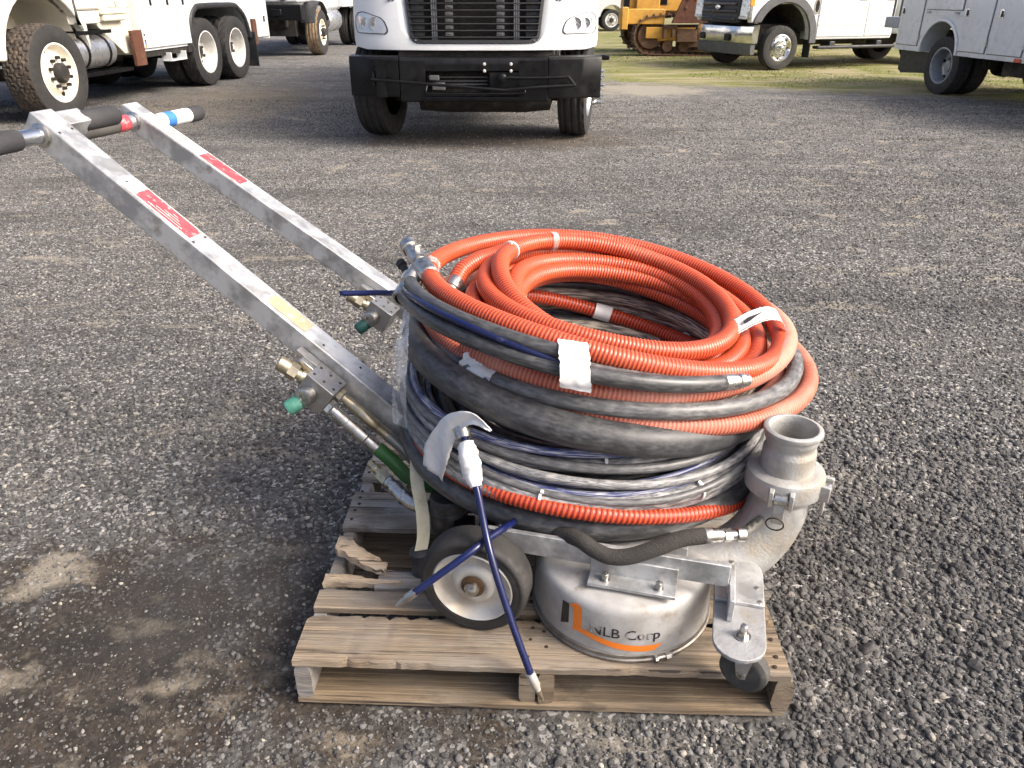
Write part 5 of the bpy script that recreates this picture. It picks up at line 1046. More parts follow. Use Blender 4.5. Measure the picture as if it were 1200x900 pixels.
RADM = mat('radiator_core', (0.035, 0.03, 0.026), 0.7, dark=(0.05, 0.045, 0.038), scale=60, stretch=(1, 1, 6), dust=(0.09, 0.075, 0.06), dscale=9)
P('radiator', RADM, ft, lambda m: m.box((0.52, 0, 1.36), (0.06, 1.25, 0.92)))
for s in (-1, 1):
    for k in range(2): P('grille_screw', SILVER, gr, lambda m: m.steps((fasx(0.55, 0.99) + 0.014, s * 0.57, 0.992 + 0.8 * k), EX, [(0.009, 0), (0.008, 0.004), (0, 0.005)], 10))
# headlights
HL = [(-1.165, 1.065), (-1.14, 1.052), (-0.875, 1.048), (-0.850, 1.065), (-0.855, 1.10), (-0.88, 1.155), (-0.92, 1.185), (-1.05, 1.222), (-1.10, 1.232), (-1.145, 1.222), (-1.17, 1.19), (-1.178, 1.12)]
for s in (-1, 1):
    poly = [(-s * y if s > 0 else y, z) for y, z in HL]; c = (np.mean([p[0] for p in poly]), np.mean([p[1] for p in poly])); o_ = radial(poly, c, 64)
    def disc(m, sc, dx, rings=6):
        V = []
        for k in range(rings + 1):
            for q in o_:
                y = c[0] + (q[0] - c[0]) * sc * k / rings; z = c[1] + (q[1] - c[1]) * sc * k / rings; V.append((fasx(y, z) + dx, y, z))
        F = [(k * 64 + i, k * 64 + (i + 1) % 64, (k + 1) * 64 + (i + 1) % 64, (k + 1) * 64 + i) for k in range(rings) for i in range(64)]
        if s < 0 or True: m.add(V, F)
    hl = P('headlight', BLACKPL, ft, lambda m: disc(m, 1.075, 0.004))
    P('reflector', SILVER, hl, lambda m: disc(m, 0.97, 0.007))
    for (dy, dz, r, mt_) in ((0.06, -0.005, 0.06, SILVER), (-0.04, 0.0, 0.05, SILVER)):
        y = c[0] - s * dy * -1 * (1) if False else c[0] + (-s) * dy; z = c[1] + dz
        P('bulb', mt_ if mt_ is SILVER else mat('pale_amber', (0.75, 0.42, 0.28), 0.3), hl, lambda m: m.steps((fasx(y, z) + 0.008, y, z), EX, [(r, 0.0), (r * 0.95, 0.005), (r * 0.6, 0.002), (r * 0.3, 0.0045), (0, 0.006)], 20))
    P('turn_lens', mat('pale_amber', (0.72, 0.50, 0.42), 0.25), hl, lambda m: m.box((fasx(c[0] + s * 0.10, 1.14) + 0.008, c[0] + s * 0.10, 1.135), (0.012, 0.035, 0.11)), bevel=0.004)
    P('lens', LENS, hl, lambda m: disc(m, 1.0, 0.016), smooth=80)
    P('badge', GREYTRIM, hood, lambda m: [m.box((fasx(s * 0.78, 1.345) + 0.003, s * 0.78 + q, 1.355), (0.006, 0.022, 0.05)) for q in (-0.035, 0, 0.035)])
# bumper
def bumx(y): return 0.90 - 0.28 * max(abs(y) - 0.72, 0) ** 1.6 * 1.1
def bumper(m, ya, yb, z0, z1, dx=0.0, hole=None):
    Y = np.linspace(ya, yb, 17); prof = [(-0.13, z0 + 0.02), (-0.02, z0), (0.0, z0 + 0.015), (0.004, (z0 + z1) / 2), (0.0, z1 - 0.03), (-0.02, z1 - 0.008), (-0.13, z1)]
    V = [(bumx(y) + px + dx, y, pz) for y in Y for px, pz in prof]; n = len(prof)
    m.add(V, [(i * n + j, (i + 1) * n + j, (i + 1) * n + (j + 1) % n, i * n + (j + 1) % n) for i in range(16) for j in range(n)] + [tuple(range(n)), tuple(16 * n + j for j in range(n))[::-1]])
bp_ = P('bumper', BLACKP, ft, lambda m: (bumper(m, -0.725, -0.48, 0.445, 0.85), bumper(m, 0.42, 0.70, 0.445, 0.85), bumper(m, -0.48, 0.42, 0.715, 0.85), bumper(m, -0.48, 0.42, 0.445, 0.525), m.box((0.85, 0.28, 0.62), (0.09, 0.28, 0.19))))
for ya, yb in ((-1.225, -0.735), (0.71, 1.225)): P('bumper_end', BLACKP, ft, lambda m: bumper(m, ya, yb, 0.475 if ya > 0 else 0.49, 0.86))
P('bumper_slot_back', UNDER, ft, lambda m: m.box((0.74, -0.05, 0.62), (0.02, 1.0, 0.25)))
P('slot_rod', BLACKP, bp_, lambda m: m.tube(catmull([(0.87, -0.47, 0.60), (0.90, -0.48, 0.55), (0.912, -0.44, 0.525), (0.912, 0.0, 0.522), (0.912, 0.44, 0.527), (0.90, 0.48, 0.55)], 0.02), 0.012, 10))
for z in (0.665, 0.63, 0.60): P('slot_grate', GREYTRIM, bp_, lambda m: m.box((0.80, -0.16, z), (0.02, 0.55, 0.010)))
P('tow_hook', GREYTRIM, bp_, lambda m: (m.box((0.86, -0.40, 0.665), (0.05, 0.10, 0.05)), m.box((0.86, -0.36, 0.585), (0.05, 0.13, 0.07))), bevel=0.01)
for y, z in ((-0.905, 0.79), (-0.905, 0.505), (0.09, 0.79), (0.09, 0.73), (0.345, 0.79), (0.345, 0.73)): P('bolt', mat('bolt_white', (0.7, 0.68, 0.62), 0.4, 0.4), bp_, lambda m: m.steps((bumx(y) + 0.003, y, z), EX, [(0.016, 0), (0.014, 0.008), (0, 0.011)], 12))
# folded crossing arm on the bumper
arm = P('crossing_arm', BLACKP, ft, lambda m: (m.tube(catmull([(0.93, -1.0, 0.655), (0.975, -0.6, 0.63), (0.99, 0.0, 0.585), (0.985, 0.30, 0.562)], 0.03), 0.015, 10), m.tube(catmull([(0.985, 0.28, 0.562), (0.985, 0.6, 0.59), (0.96, 0.96, 0.605)], 0.03), 0.015, 10), m.tube(catmull([(0.95, 0.28, 0.672), (0.955, 0.6, 0.672), (0.945, 0.90, 0.680)], 0.03), 0.014, 8), m.tube([(0.945, 0.89, 0.685), (0.955, 0.93, 0.64), (0.96, 0.96, 0.60)], 0.015, 8)))
P('pivot', BLACKP, arm, lambda m: m.steps((0.90, 0.26, 0.665), EX, [(0.045, 0), (0.045, 0.05), (0.03, 0.06), (0.012, 0.065), (0, 0.066)], 18))
P('catch', BLACKP, arm, lambda m: (m.box((0.905, -0.98, 0.66), (0.05, 0.02, 0.12)), m.box((0.91, -0.93, 0.70), (0.03, 0.04, 0.06)), m.box((0.895, -0.91, 0.655), (0.012, 0.10, 0.33))))
for s in (-1, 1):
    wh = wheel(ft, (0.0, s * 1.05, 0.50), 0.50, 0.30, s, 0.29, 'steer', TYRE, GALV, 'rib', 90, 0, hubm=CHROME); wh.rotation_euler = (0, 0, R(-11))
    for k in range(10):
        a = 2 * math.pi * k / 10; q = np.array([0.165 * math.cos(a), s * 1.235, 0.50 + 0.165 * math.sin(a)]); P('lug_nut_cover', CHROME, wh, lambda m: m.steps(q, EY * s, [(0.024, 0), (0.026, 0.02), (0.017, 0.03), (0.016, 0.095), (0.0, 0.105)], 12))
P('front_axle', UNDER, ft, lambda m: (m.box((0, 0, 0.42), (0.14, 1.8, 0.12)), m.lathe([(0.0, -0.62), (0.10, -0.60), (0.12, -0.3), (0.12, 0.5), (0.10, 0.75), (0, 0.78)], 14, frame((0.35, 0, 0.40), ZZ, z=EY))))
P('underbody', UNDER, ft, lambda m: (m.box((-0.6, 0, 0.72), (2.4, 1.5, 0.2)), m.box((0.55, 0.0, 0.86), (0.35, 1.5, 0.06)), m.box((-3.5, 0, 0.75), (5, 0.9, 0.25))))
P('crossmember', mat('primer_brown', (0.20, 0.15, 0.09), 0.7, dark=(0.1, 0.08, 0.06)), ft, lambda m: m.box((0.66, 0.05, 0.885), (0.05, 0.85, 0.03)))
cabp = P('cab', WHITE, ft, lambda m: panel(m, [(-0.95, 0.9), (-0.95, 1.9), (-1.35, 2.65), (-3.0, 2.75), (-3.05, 0.9)], -1.1, 1.1), bevel=0.05)
P('windshield', GLASS, cabp, lambda m: m.add([(-0.955, -0.98, 1.98), (-0.955, 0.98, 1.98), (-1.315, 0.94, 2.6), (-1.315, -0.94, 2.6), (-0.985, -0.98, 1.96), (-0.985, 0.98, 1.96), (-1.345, 0.94, 2.59), (-1.345, -0.94, 2.59)], [(0, 1, 2, 3), (7, 6, 5, 4), (0, 4, 5, 1), (3, 2, 6, 7), (1, 5, 6, 2), (0, 3, 7, 4)]))
P('cargo_body', WHITE, ft, lambda m: m.box((-5.4, 0, 1.9), (4.4, 2.4, 2.0)), bevel=0.03)
for s in (-1, 1): wheel(ft, (-5.2, s * 1.0, 0.50), 0.50, 0.26, s, 0.29, 'dish', TYRE, GALV, 'rib', 60, 0, inner=True)
P('side_lamp', BLACKP, ft, lambda m: m.box((0.6, 1.25, 0.83), (0.06, 0.14, 0.05)), bevel=0.01)

# --- bucket truck at the left
bt_ = empty('utility_truck', (-6.69, 10.12, 0), R(-95.97)); tag(bt_, 'white utility truck with cream front wheel, silver fuel tank and tandem rear wheels', 'truck')
wheel(bt_, (0.0, 1.06, 0.535), 0.545, 0.37, 1, 0.325, 'steer', TYREBROWN, mat('cream_wheel', (0.76, 0.72, 0.62), 0.5, dark=(0.66, 0.61, 0.50), dust=(0.3, 0.18, 0.1), dscale=9, dlo=0.66, dhi=0.85), 'block', 216, 10, hubm=UNDER, label='wide front wheel with a cream rim')
wheel(bt_, (0.0, -1.06, 0.535), 0.545, 0.37, -1, 0.30, 'steer', TYREBROWN, WHITEWHEEL, 'block', 80, 0)
for x in (-4.02, -5.2):
    wheel(bt_, (x, 1.07, 0.515), 0.52, 0.26, 1, 0.315, 'dish', TYRE, WHITEWHEEL, 'lug', 108, 8, hubm=UNDER, inner=True)
    wheel(bt_, (x, -1.07, 0.515), 0.52, 0.26, -1, 0.29, 'dish', TYRE, WHITEWHEEL, 'lug', 72, 0, inner=True)
P('chassis', UNDER, bt_, lambda m: (m.box((-3.0, 0, 0.78), (7.6, 0.9, 0.28)), m.box((-1.6, 0, 0.72), (1.2, 1.5, 0.4)), m.box((0, 0, 0.5), (0.15, 1.9, 0.13)), m.box((-4.02, 0, 0.52), (0.2, 1.9, 0.2)), m.box((-5.2, 0, 0.52), (0.2, 1.9, 0.2))))
fen = P('fender', WARMW, bt_, lambda m: panel(m, [(1.1, 1.9), (1.12, 0.75), (0.84, 0.72)] + arch(0.0, 0.62, 0.80, 8, 172, 18) + [(-0.80, 1.05), (-0.62, 1.05), (-0.60, 1.9)], 1.08, 1.20), bevel=0.02)
P('inner_fender', CREAM, bt_, lambda m: (m.tube([(0.72 * math.cos(a), 0.60, 0.62 + 0.76 * math.sin(a)) for a in np.linspace(0.2, 2.95, 24)], 0.5, 8, flat=(0.02, 1.0)), m.box((-0.1, 0.35, 1.35), (1.3, 0.1, 0.7))))
P('hood', WARMW, bt_, lambda m: m.box((0.25, 0, 1.62), (1.7, 2.15, 0.6)), bevel=0.06)
P('front_bumper', BLACKP, bt_, lambda m: m.box((1.25, 0, 0.75), (0.25, 2.4, 0.35)), bevel=0.03)
cab = P('cab', WARMW, bt_, lambda m: panel(m, [(-0.62, 1.20), (-0.62, 2.0), (-0.95, 2.75), (-1.95, 2.75), (-1.95, 1.20)], -1.12, 1.155), bevel=0.03)
P('sill_panel', WARMW, cab, lambda m: panel(m, [(-0.62, 1.04), (-0.62, 1.192), (-1.20, 1.192), (-1.20, 1.06), (-1.15, 1.04)], 0.7, 1.15), bevel=0.012)
P('side_window', GLASS, cab, lambda m: panel(m, [(-0.80, 2.0), (-1.05, 2.6), (-1.8, 2.6), (-1.8, 2.0)], 1.150, 1.165))
tank = P('fuel_tank', GALV, bt_, lambda m: m.lathe([(0, -0.44), (0.17, -0.44), (0.20, -0.425), (0.205, -0.40), (0.205, 0.40), (0.20, 0.425), (0.17, 0.44), (0, 0.44)], 36, frame((-0.95, 0.98, 0.705), ZZ, z=EX)))
for x in (-0.74, -1.22): P('strap', BLACKP, tank, lambda m: m.lathe([(0.206, x - 0.022), (0.213, x - 0.022), (0.213, x + 0.022), (0.206, x + 0.022)], 32, frame((0, 0.98, 0.705), ZZ, z=EX)))
def grating(m, x0, x1, y0, y1, z):
    m.box(((x0 + x1) / 2, y0, z), (x1 - x0, 0.015, 0.045)); m.box(((x0 + x1) / 2, y1, z), (x1 - x0, 0.015, 0.045))
    for k in range(9): m.box((x0 + (x1 - x0) * (k + 0.5) / 9, (y0 + y1) / 2, z + 0.01), (0.04, y1 - y0 - 0.02, 0.02))
P('upper_step', BLACKP, bt_, lambda m: grating(m, -1.30, -0.52, 0.98, 1.2, 0.945)); P('lower_step', BLACKP, bt_, lambda m: grating(m, -1.62, -0.45, 1.0, 1.22, 0.455))
P('apron', CREAM, bt_, lambda m: panel(m, [(-1.18, 1.02), (-1.72, 0.64), (-2.03, 0.60), (-2.03, 1.95), (-1.18, 1.95)], 0.6, 1.09), bevel=0.01)
cb_ = P('tool_box', CREAM, bt_, lambda m: (m.box((-1.52, 1.06, 1.42), (0.62, 0.26, 0.56)), m.box((-1.50, 1.08, 1.10), (0.50, 0.2, 0.08))), bevel=0.02)
P('plate', mat('ivory_plate', (0.7, 0.66, 0.54), 0.5, dark=(0.35, 0.2, 0.12), scale=9, lo=0.6, hi=0.66), cb_, lambda m: m.box((-1.50, 1.195, 1.33), (0.32, 0.01, 0.2)))
P('guard_plate', RUST, bt_, lambda m: m.box((-1.90, 1.19, 0.70), (0.27, 0.05, 0.46)), bevel=0.006)
body = P('utility_body', WHITE, bt_, lambda m: panel(m, [(-2.04, 0.645), (-3.52, 0.645), (-3.54, 0.85)] + [(-3.60, 0.86), (-3.62, 1.02), (-3.78, 1.16), (-4.0, 1.20), (-5.2, 1.20), (-5.45, 1.15), (-5.70, 0.98), (-5.85, 0.66)] + [(-6.80, 0.60), (-6.80, 2.3), (-2.04, 2.3)], -1.17, 1.17))
xs = [-2.07, -2.56, -3.05, -3.53]
for k in range(3):
    x0, x1 = xs[k], xs[k + 1] + 0.012
    d = P('compartment_door', WHITE, body, lambda m: m.box(((x0 + x1) / 2, 1.182, 1.44), (x0 - x1, 0.022, 1.52)), bevel=0.006)
    P('door_latch', BLACKP, body, lambda m: m.box((x1 + 0.10, 1.197, 1.28), (0.05, 0.012, 0.09)), bevel=0.003)
d = P('compartment_door', WHITE, body, lambda m: m.box((-6.47, 1.182, 1.44), (0.56, 0.022, 1.60)), bevel=0.006); P('door_latch', BLACKP, body, lambda m: m.box((-6.55, 1.197, 0.95), (0.06, 0.012, 0.10)))
for k, (z, mt_) in enumerate(((0.86, LBLACK), (0.82, WTAPE), (0.78, LBLACK), (0.745, BLUETAPE), (0.71, AMBER))): P('sticker', mt_, body, lambda m: m.box((-2.12, 1.1955, z), (0.035, 0.004, 0.030)))
P('arch_trim', BLACKPL, bt_, lambda m: m.tube(catmull([(-3.60, 1.185, 0.66), (-3.60, 1.185, 0.88), (-3.63, 1.185, 1.03), (-3.79, 1.185, 1.165), (-4.02, 1.185, 1.205), (-5.18, 1.185, 1.205), (-5.44, 1.185, 1.155), (-5.69, 1.185, 0.99), (-5.84, 1.185, 0.66)], 0.05), 0.045, 10, flat=(1, 0.6)))
P('body_rail', UNDER, bt_, lambda m: (m.box((-2.8, 1.0, 0.60), (1.4, 0.3, 0.08)), m.box((-3.45, 1.1, 0.62), (0.12, 0.15, 0.14))))
P('pull_out_step', WHITE, bt_, lambda m: (m.box((-2.95, 1.15, 0.475), (0.50, 0.16, 0.02)), m.box((-2.72, 1.15, 0.53), (0.02, 0.16, 0.12)), m.box((-3.18, 1.15, 0.53), (0.02, 0.16, 0.12))), bevel=0.004)
P('rear_guard_plate', RUST, bt_, lambda m: m.box((-6.03, 1.19, 0.74), (0.17, 0.04, 0.44)), bevel=0.005)
P('mud_flap', BLACKPL, bt_, lambda m: m.box((-5.90, 0.98, 0.45), (0.02, 0.55, 0.60)), bevel=0.006)

# --- second truck behind, with a muddy front wheel
st_ = empty('parked_truck', (-5.9, 21.3, 0), R(-93)); tag(st_, 'truck with a mud-coated front tyre and black front beam behind the utility truck', 'truck')
wheel(st_, (0.0, 1.0, 0.515), 0.52, 0.32, 1, 0.29, 'steer', TYREMUD, CREAM, 'rib', 72, 8, hubm=UNDER)
wheel(st_, (0.0, -1.0, 0.515), 0.52, 0.32, -1, 0.29, 'steer', TYREMUD, CREAM, 'rib', 48, 0)
P('front_beam', BLACKP, st_, lambda m: (m.box((1.0, -0.1, 0.98), (0.3, 2.2, 0.34)), m.box((0.9, -0.3, 0.66), (0.2, 0.4, 0.4)), m.box((1.16, 0.4, 0.98), (0.06, 0.25, 0.15))), bevel=0.02)
P('chassis', UNDER, st_, lambda m: (m.box((-2.2, 0, 0.8), (6.0, 0.95, 0.3)), m.box((0.2, 0.0, 0.62), (0.8, 1.3, 0.35))))
P('hood', WHITE, st_, lambda m: m.box((0.45, -0.05, 1.55), (1.1, 1.9, 0.72)), bevel=0.05); P('fender', BLACKPL, st_, lambda m: m.tube([(0.66 * math.cos(a), 0.98, 0.55 + 0.66 * math.sin(a)) for a in np.linspace(0.3, 2.8, 16)], 0.18, 8, flat=(0.12, 1.0)))
for y in (0.55, -0.65): P('headlight', SILVER, st_, lambda m: m.steps((1.0, y, 1.32), EX, [(0.10, 0), (0.10, 0.03), (0.07, 0.05), (0, 0.055)], 20))
P('grab_bar', BLACKP, st_, lambda m: (m.cyl((1.16, -0.75, 1.1), (1.16, -0.75, 1.9), 0.025, 10), m.cyl((1.16, -0.2, 1.1), (1.16, -0.2, 1.9), 0.03, 10)))
P('cab', WHITE, st_, lambda m: m.box((-1.2, 0, 1.75), (1.9, 2.1, 1.5)), bevel=0.08); P('fuel_tank', GALV, st_, lambda m: m.lathe([(0, -0.6), (0.26, -0.6), (0.29, -0.56), (0.29, 0.56), (0.26, 0.6), (0, 0.6)], 28, frame((-1.5, 0.85, 0.75), ZZ, z=EX)))
P('stake_bed', WHITE, st_, lambda m: m.box((-4.2, 0, 1.5), (3.8, 2.3, 0.9)), bevel=0.02)
for s in (-1, 1): wheel(st_, (-4.4, s * 1.0, 0.515), 0.52, 0.28, s, 0.29, 'dish', TYRE, WHITEWHEEL, 'rib', 48, 0, inner=True)

# --- pickup with chrome bumper
pk_ = empty('pickup_truck', (5.076, 17.79, 0), R(199.5)); tag(pk_, 'white pickup truck with chrome bumper and chrome wheel parked on the verge', 'pickup truck')
for s in (-1, 1):
    wheel(pk_, (0, s * 0.885, 0.405), 0.41, 0.225, s, 0.245, 'alloy', TYRE, CHROME, 'rib', 72, 8, hubm=CHROME); wheel(pk_, (-3.9, s * 0.885, 0.405), 0.41, 0.225, s, 0.245, 'alloy', TYRE, CHROME, 'rib', 48, 0, inner=True)
side = [(0.62, 0.86), (0.775, 0.88), (0.785, 1.45), (-0.78, 1.50), (-0.80, 0.545), (-0.63, 0.55)] + arch(0.0, 0.60, 0.64, 175, 25, 14)
for s, y0, y1 in ((1, 0.86, 0.99), (-1, -0.99, -0.86)): P('fender', WHITE, pk_, lambda m: panel(m, side[::-1], y0, y1), bevel=0.012)
for s in (-1, 1): P('arch_flare', GREYTRIM, pk_, lambda m: (panel(m, arch(0.0, 0.60, 0.79, 20, 178, 18) + [(-0.80, 0.48), (-0.64, 0.48)] + arch(0.0, 0.60, 0.63, 176, 26, 18), s * 0.985 if s > 0 else -1.035, 1.035 if s > 0 else -0.985)), bevel=0.012)
P('wheel_well', UNDER, pk_, lambda m: (m.tube([(0.62 * math.cos(a), 0.0, 0.62 + 0.60 * math.sin(a)) for a in np.linspace(0.15, 3.0, 20)], 0.86, 8, flat=(0.02, 1.0)), m.box((-0.1, 0, 0.6), (1.0, 0.9, 0.45)), m.box((0, 0, 0.40), (0.12, 1.5, 0.12)), m.box((-2.4, 0, 0.55), (4.6, 1.0, 0.25))))
P('hood', WHITE, pk_, lambda m: panel(m, [(0.76, 1.30), (0.785, 1.46), (0.70, 1.53), (-0.80, 1.62), (-0.80, 1.20), (0.75, 1.2)], -0.86, 0.86), bevel=0.03)
cabk = P('cab', WHITE, pk_, lambda m: panel(m, [(-0.815, 0.545), (-2.75, 0.545), (-2.80, 2.05), (-1.75, 2.10), (-0.80, 1.55)], -0.97, 0.97), bevel=0.02)
for x0, x1 in ((-0.83, -2.02), (-2.035, -2.74)):
    dr = P('door', WHITE, cabk, lambda m: m.add(*door_mesh(x0, x1)) if False else panel(m, [(x0, 0.60), (x1, 0.60), (x1, 1.45), (x0, 1.45)], 0.972, 0.990), bevel=0.006)
    P('door_crease', WHITE, dr, lambda m: m.box(((x0 + x1) / 2, 0.991, 0.815), (x0 - x1 - 0.02, 0.012, 0.03)), bevel=0.005); P('door_handle', BLACKPL, dr, lambda m: m.box((x1 + 0.14, 1.005, 1.30), (0.2, 0.03, 0.05)), bevel=0.01)
P('side_window', GLASS, cabk, lambda m: panel(m, [(-1.0, 1.55), (-1.75, 2.0), (-2.7, 1.95), (-2.7, 1.5)], 0.972, 0.978))
P('windshield', GLASS, cabk, lambda m: panel(m, [(-0.83, 1.585), (-0.815, 1.60), (-1.66, 2.07), (-1.68, 2.055)], -0.85, 0.85))
P('fender_badge', CHROME, pk_, lambda m: panel(m, arch(-0.74, 1.16, 0.075, 0, 360, 16, 0.15), 0.99, 1.0)); P('badge_face', BLACKP, pk_, lambda m: panel(m, arch(-0.74, 1.16, 0.045, 0, 360, 16, 0.11), 1.0005, 1.004))
P('running_board', BLACKPL, pk_, lambda m: (m.box((-1.9, 0.98, 0.40), (2.1, 0.18, 0.06)), m.box((-1.3, 0.8, 0.46), (0.15, 0.3, 0.1)), m.box((-2.5, 0.8, 0.46), (0.15, 0.3, 0.1))), bevel=0.02)
P('mud_flap', BLACKPL, pk_, lambda m: m.box((-0.70, 0.90, 0.38), (0.02, 0.22, 0.34)), bevel=0.005)
def kbump(m):
    Y = np.linspace(-1.0, 1.0, 25); prof = [(-0.10, 0.50), (0.0, 0.50), (0.03, 0.56), (0.04, 0.70), (0.02, 0.80), (-0.05, 0.83), (-0.12, 0.83)]
    V = [(0.90 - 0.22 * abs(y) ** 3 + px, y, pz) for y in Y for px, pz in prof]; n = len(prof)
    m.add(V, [(i * n + j, (i + 1) * n + j, (i + 1) * n + (j + 1) % n, i * n + (j + 1) % n) for i in range(24) for j in range(n)] + [tuple(range(n)), tuple(24 * n + j for j in range(n))[::-1]])
kb_ = P('bumper', CHROME, pk_, kbump)
def kval(m):
    Y = np.linspace(-0.97, 0.97, 25); prof = [(-0.10, 0.29), (-0.02, 0.29), (0.0, 0.34), (0.005, 0.495), (-0.10, 0.495)]
    V = [(0.90 - 0.22 * abs(y) ** 3 + px, y, pz) for y in Y for px, pz in prof]; n = len(prof)
    m.add(V, [(i * n + j, (i + 1) * n + j, (i + 1) * n + (j + 1) % n, i * n + (j + 1) % n) for i in range(24) for j in range(n)] + [tuple(range(n)), tuple(24 * n + j for j in range(n))[::-1]])
P('valance', GREYTRIM, pk_, kval); P('tow_opening', BLACKP, kb_, lambda m: [m.box((0.905, y, 0.60), (0.08, 0.18, 0.13)) for y in (-0.45, 0.45)], bevel=0.02)
kg = P('grille', BLACKPL, pk_, lambda m: panel(m, [(0.75, 0.86), (0.88, 0.86), (0.86, 1.42), (0.75, 1.45)], -0.66, 0.66), bevel=0.03)
for k in range(4): P('grille_bar', mat('gloss_black', (0.012, 0.012, 0.016), 0.2), kg, lambda m: m.box((0.88, 0, 0.93 + 0.14 * k), (0.05, 1.22, 0.075)), bevel=0.02)
P('emblem', CHROME, kg, lambda m: m.lathe([(0, 0), (0.09, 0), (0.085, 0.02), (0, 0.025)], 20, (np.array([0.905, 0, 1.14]), EY, ZZ * 0.5, EX)))
for s in (-1, 1):
    hk = P('headlight', SILVER, pk_, lambda m: panel(m, [(0.70, 0.95), (0.86, 0.93), (0.82, 1.38), (0.70, 1.40)], min(s * 0.67, s * 0.985), max(s * 0.67, s * 0.985)), bevel=0.03)
    P('turn_lamp', AMBER, hk, lambda m: m.box((0.785, s * 0.978, 1.25), (0.10, 0.03, 0.18)), bevel=0.01); P('headlight_trim', CHROME, hk, lambda m: m.box((0.815, s * 0.80, 0.96), (0.10, 0.26, 0.06)), bevel=0.01)
P('bed', WHITE, pk_, lambda m: m.box((-4.2, 0, 1.05), (2.6, 1.98, 0.85)), bevel=0.03)

# --- service body truck at the right edge
sv = empty('service_truck', (7.69, 12.89, 0), R(-82.5)); tag(sv, 'white service truck with compartment doors and grey dual rear wheel', 'truck')
for s in (-1, 1): wheel(sv, (0, s * 1.0, 0.40), 0.415, 0.235, s, 0.25, 'dish', TYRE, GREYWHEEL, 'rib', 84, 0, inner=True)
YB = -1.13
out_ = [(-1.29, 0.56), (-0.57, 0.56)] + arch(-0.14, 0.60, 0.43, 176, 4, 16) + [(0.30, 0.56), (2.6, 0.56), (2.6, 1.9), (-1.29, 1.9)]
sb = P('service_body', WHITE, sv, lambda m: (panel(m, out_, YB, YB + 0.36)), bevel=0.008)
P('service_body', WHITE, sv, lambda m: (panel(m, out_, 0.77, 1.13)), bevel=0.008)
P('bed_floor', UNDER, sv, lambda m: (m.box((0.6, 0, 0.95), (3.7, 1.6, 0.1)), m.box((0.8, 0, 0.72), (4.6, 0.85, 0.25)), m.box((0, 0, 0.42), (0.16, 1.9, 0.16)), m.lathe([(0, -0.2), (0.17, -0.16), (0.2, 0), (0.17, 0.16), (0, 0.2)], 16, frame((0, 0, 0.42), EX, z=EY)), m.box((1.3, -0.55, 0.45), (0.7, 0.5, 0.22))))
P('arch_rim', WHITE, sv, lambda m: m.tube([(-0.14 + 0.455 * math.cos(a), YB - 0.012, 0.58 + 0.455 * math.sin(a)) for a in np.linspace(-0.03, math.pi + 0.03, 26)], 0.028, 8, flat=(1, 0.6)))
for (x0, x1, z0, z1, hx) in ((-1.25, -0.68, 0.645, 1.8, -1.18), (0.34, 0.925, 0.63, 1.8, 0.40), (0.985, 1.66, 0.63, 1.8, 1.12), (1.72, 2.5, 0.63, 1.8, 1.85), (-0.60, 0.26, 1.17, 1.8, None)):
    dr = P('compartment_door', WHITE, sb, lambda m: m.box(((x0 + x1) / 2, YB - 0.011, (z0 + z1) / 2), (x1 - x0, 0.020, z1 - z0)), bevel=0.008)
    P('door_seal', BLACKPL, sb, lambda m: m.box(((x0 + x1) / 2, YB - 0.001, (z0 + z1) / 2), (x1 - x0 + 0.014, 0.006, z1 - z0 + 0.014)))
    if hx is not None:
        la = P('latch', CHROME, dr, lambda m: m.box((hx, YB - 0.025, 1.145), (0.085, 0.014, 0.115)), bevel=0.004); P('paddle', BLACKP, la, lambda m: m.box((hx + 0.012, YB - 0.033, 1.14), (0.045, 0.006, 0.075)))
    hg = x1 + 0.02 if hx is not None else None
    if hg: P('hinge', STEEL, dr, lambda m: m.cyl((hg, YB - 0.022, 0.72), (hg, YB - 0.022, 0.80), 0.013, 8))
P('drop_door_hinge', STEEL, sb, lambda m: [m.cyl((x - 0.04, YB - 0.025, 1.13), (x + 0.04, YB - 0.025, 1.13), 0.012, 8) for x in (-0.52, 0.16)])
P('rain_rail', WHITE, sb, lambda m: m.box((-0.17, YB - 0.008, 1.10), (0.9, 0.016, 0.014)))
P('mud_flap', BLACKPL, sv, lambda m: (panel(m, [(-1.30, 0.55), (-0.55, 0.55), (-0.45, 0.25), (-1.20, 0.20), (-1.30, 0.25)], -0.98, -0.95)))
P('rear_bumper', mat('galvanised_step', (0.36, 0.39, 0.43), 0.5, 0.5, dark=(0.28, 0.3, 0.33)), sv, lambda m: m.box((-1.62, 0, 0.95), (0.62, 2.0, 0.17)), bevel=0.012)
P('ladder_rack', GREYTRIM, sv, lambda m: (m.cyl((-1.36, -0.95, 1.04), (-1.36, -0.95, 2.2), 0.02, 8), m.cyl((-1.60, -0.95, 1.04), (-1.60, -0.95, 2.2), 0.02, 8), m.cyl((-1.80, -0.95, 1.04), (-1.80, -0.95, 2.2), 0.02, 8)))
P('side_marker', REDL, sb, lambda m: m.box((1.62, YB - 0.008, 0.585), (0.13, 0.016, 0.045)), bevel=0.004)
P('cab', WHITE, sv, lambda m: panel(m, [(2.75, 0.6), (4.4, 0.6), (4.45, 1.45), (3.9, 2.15), (2.75, 2.2)], -0.98, 0.98), bevel=0.03); P('hood', WHITE, sv, lambda m: panel(m, [(4.46, 0.7), (5.6, 0.7), (5.6, 1.35), (4.46, 1.5)], -0.95, 0.95), bevel=0.05)
for s in (-1, 1): wheel(sv, (4.9, s * 0.9, 0.40), 0.415, 0.235, s, 0.25, 'alloy', TYRE, GREYWHEEL, 'rib', 48, 0)

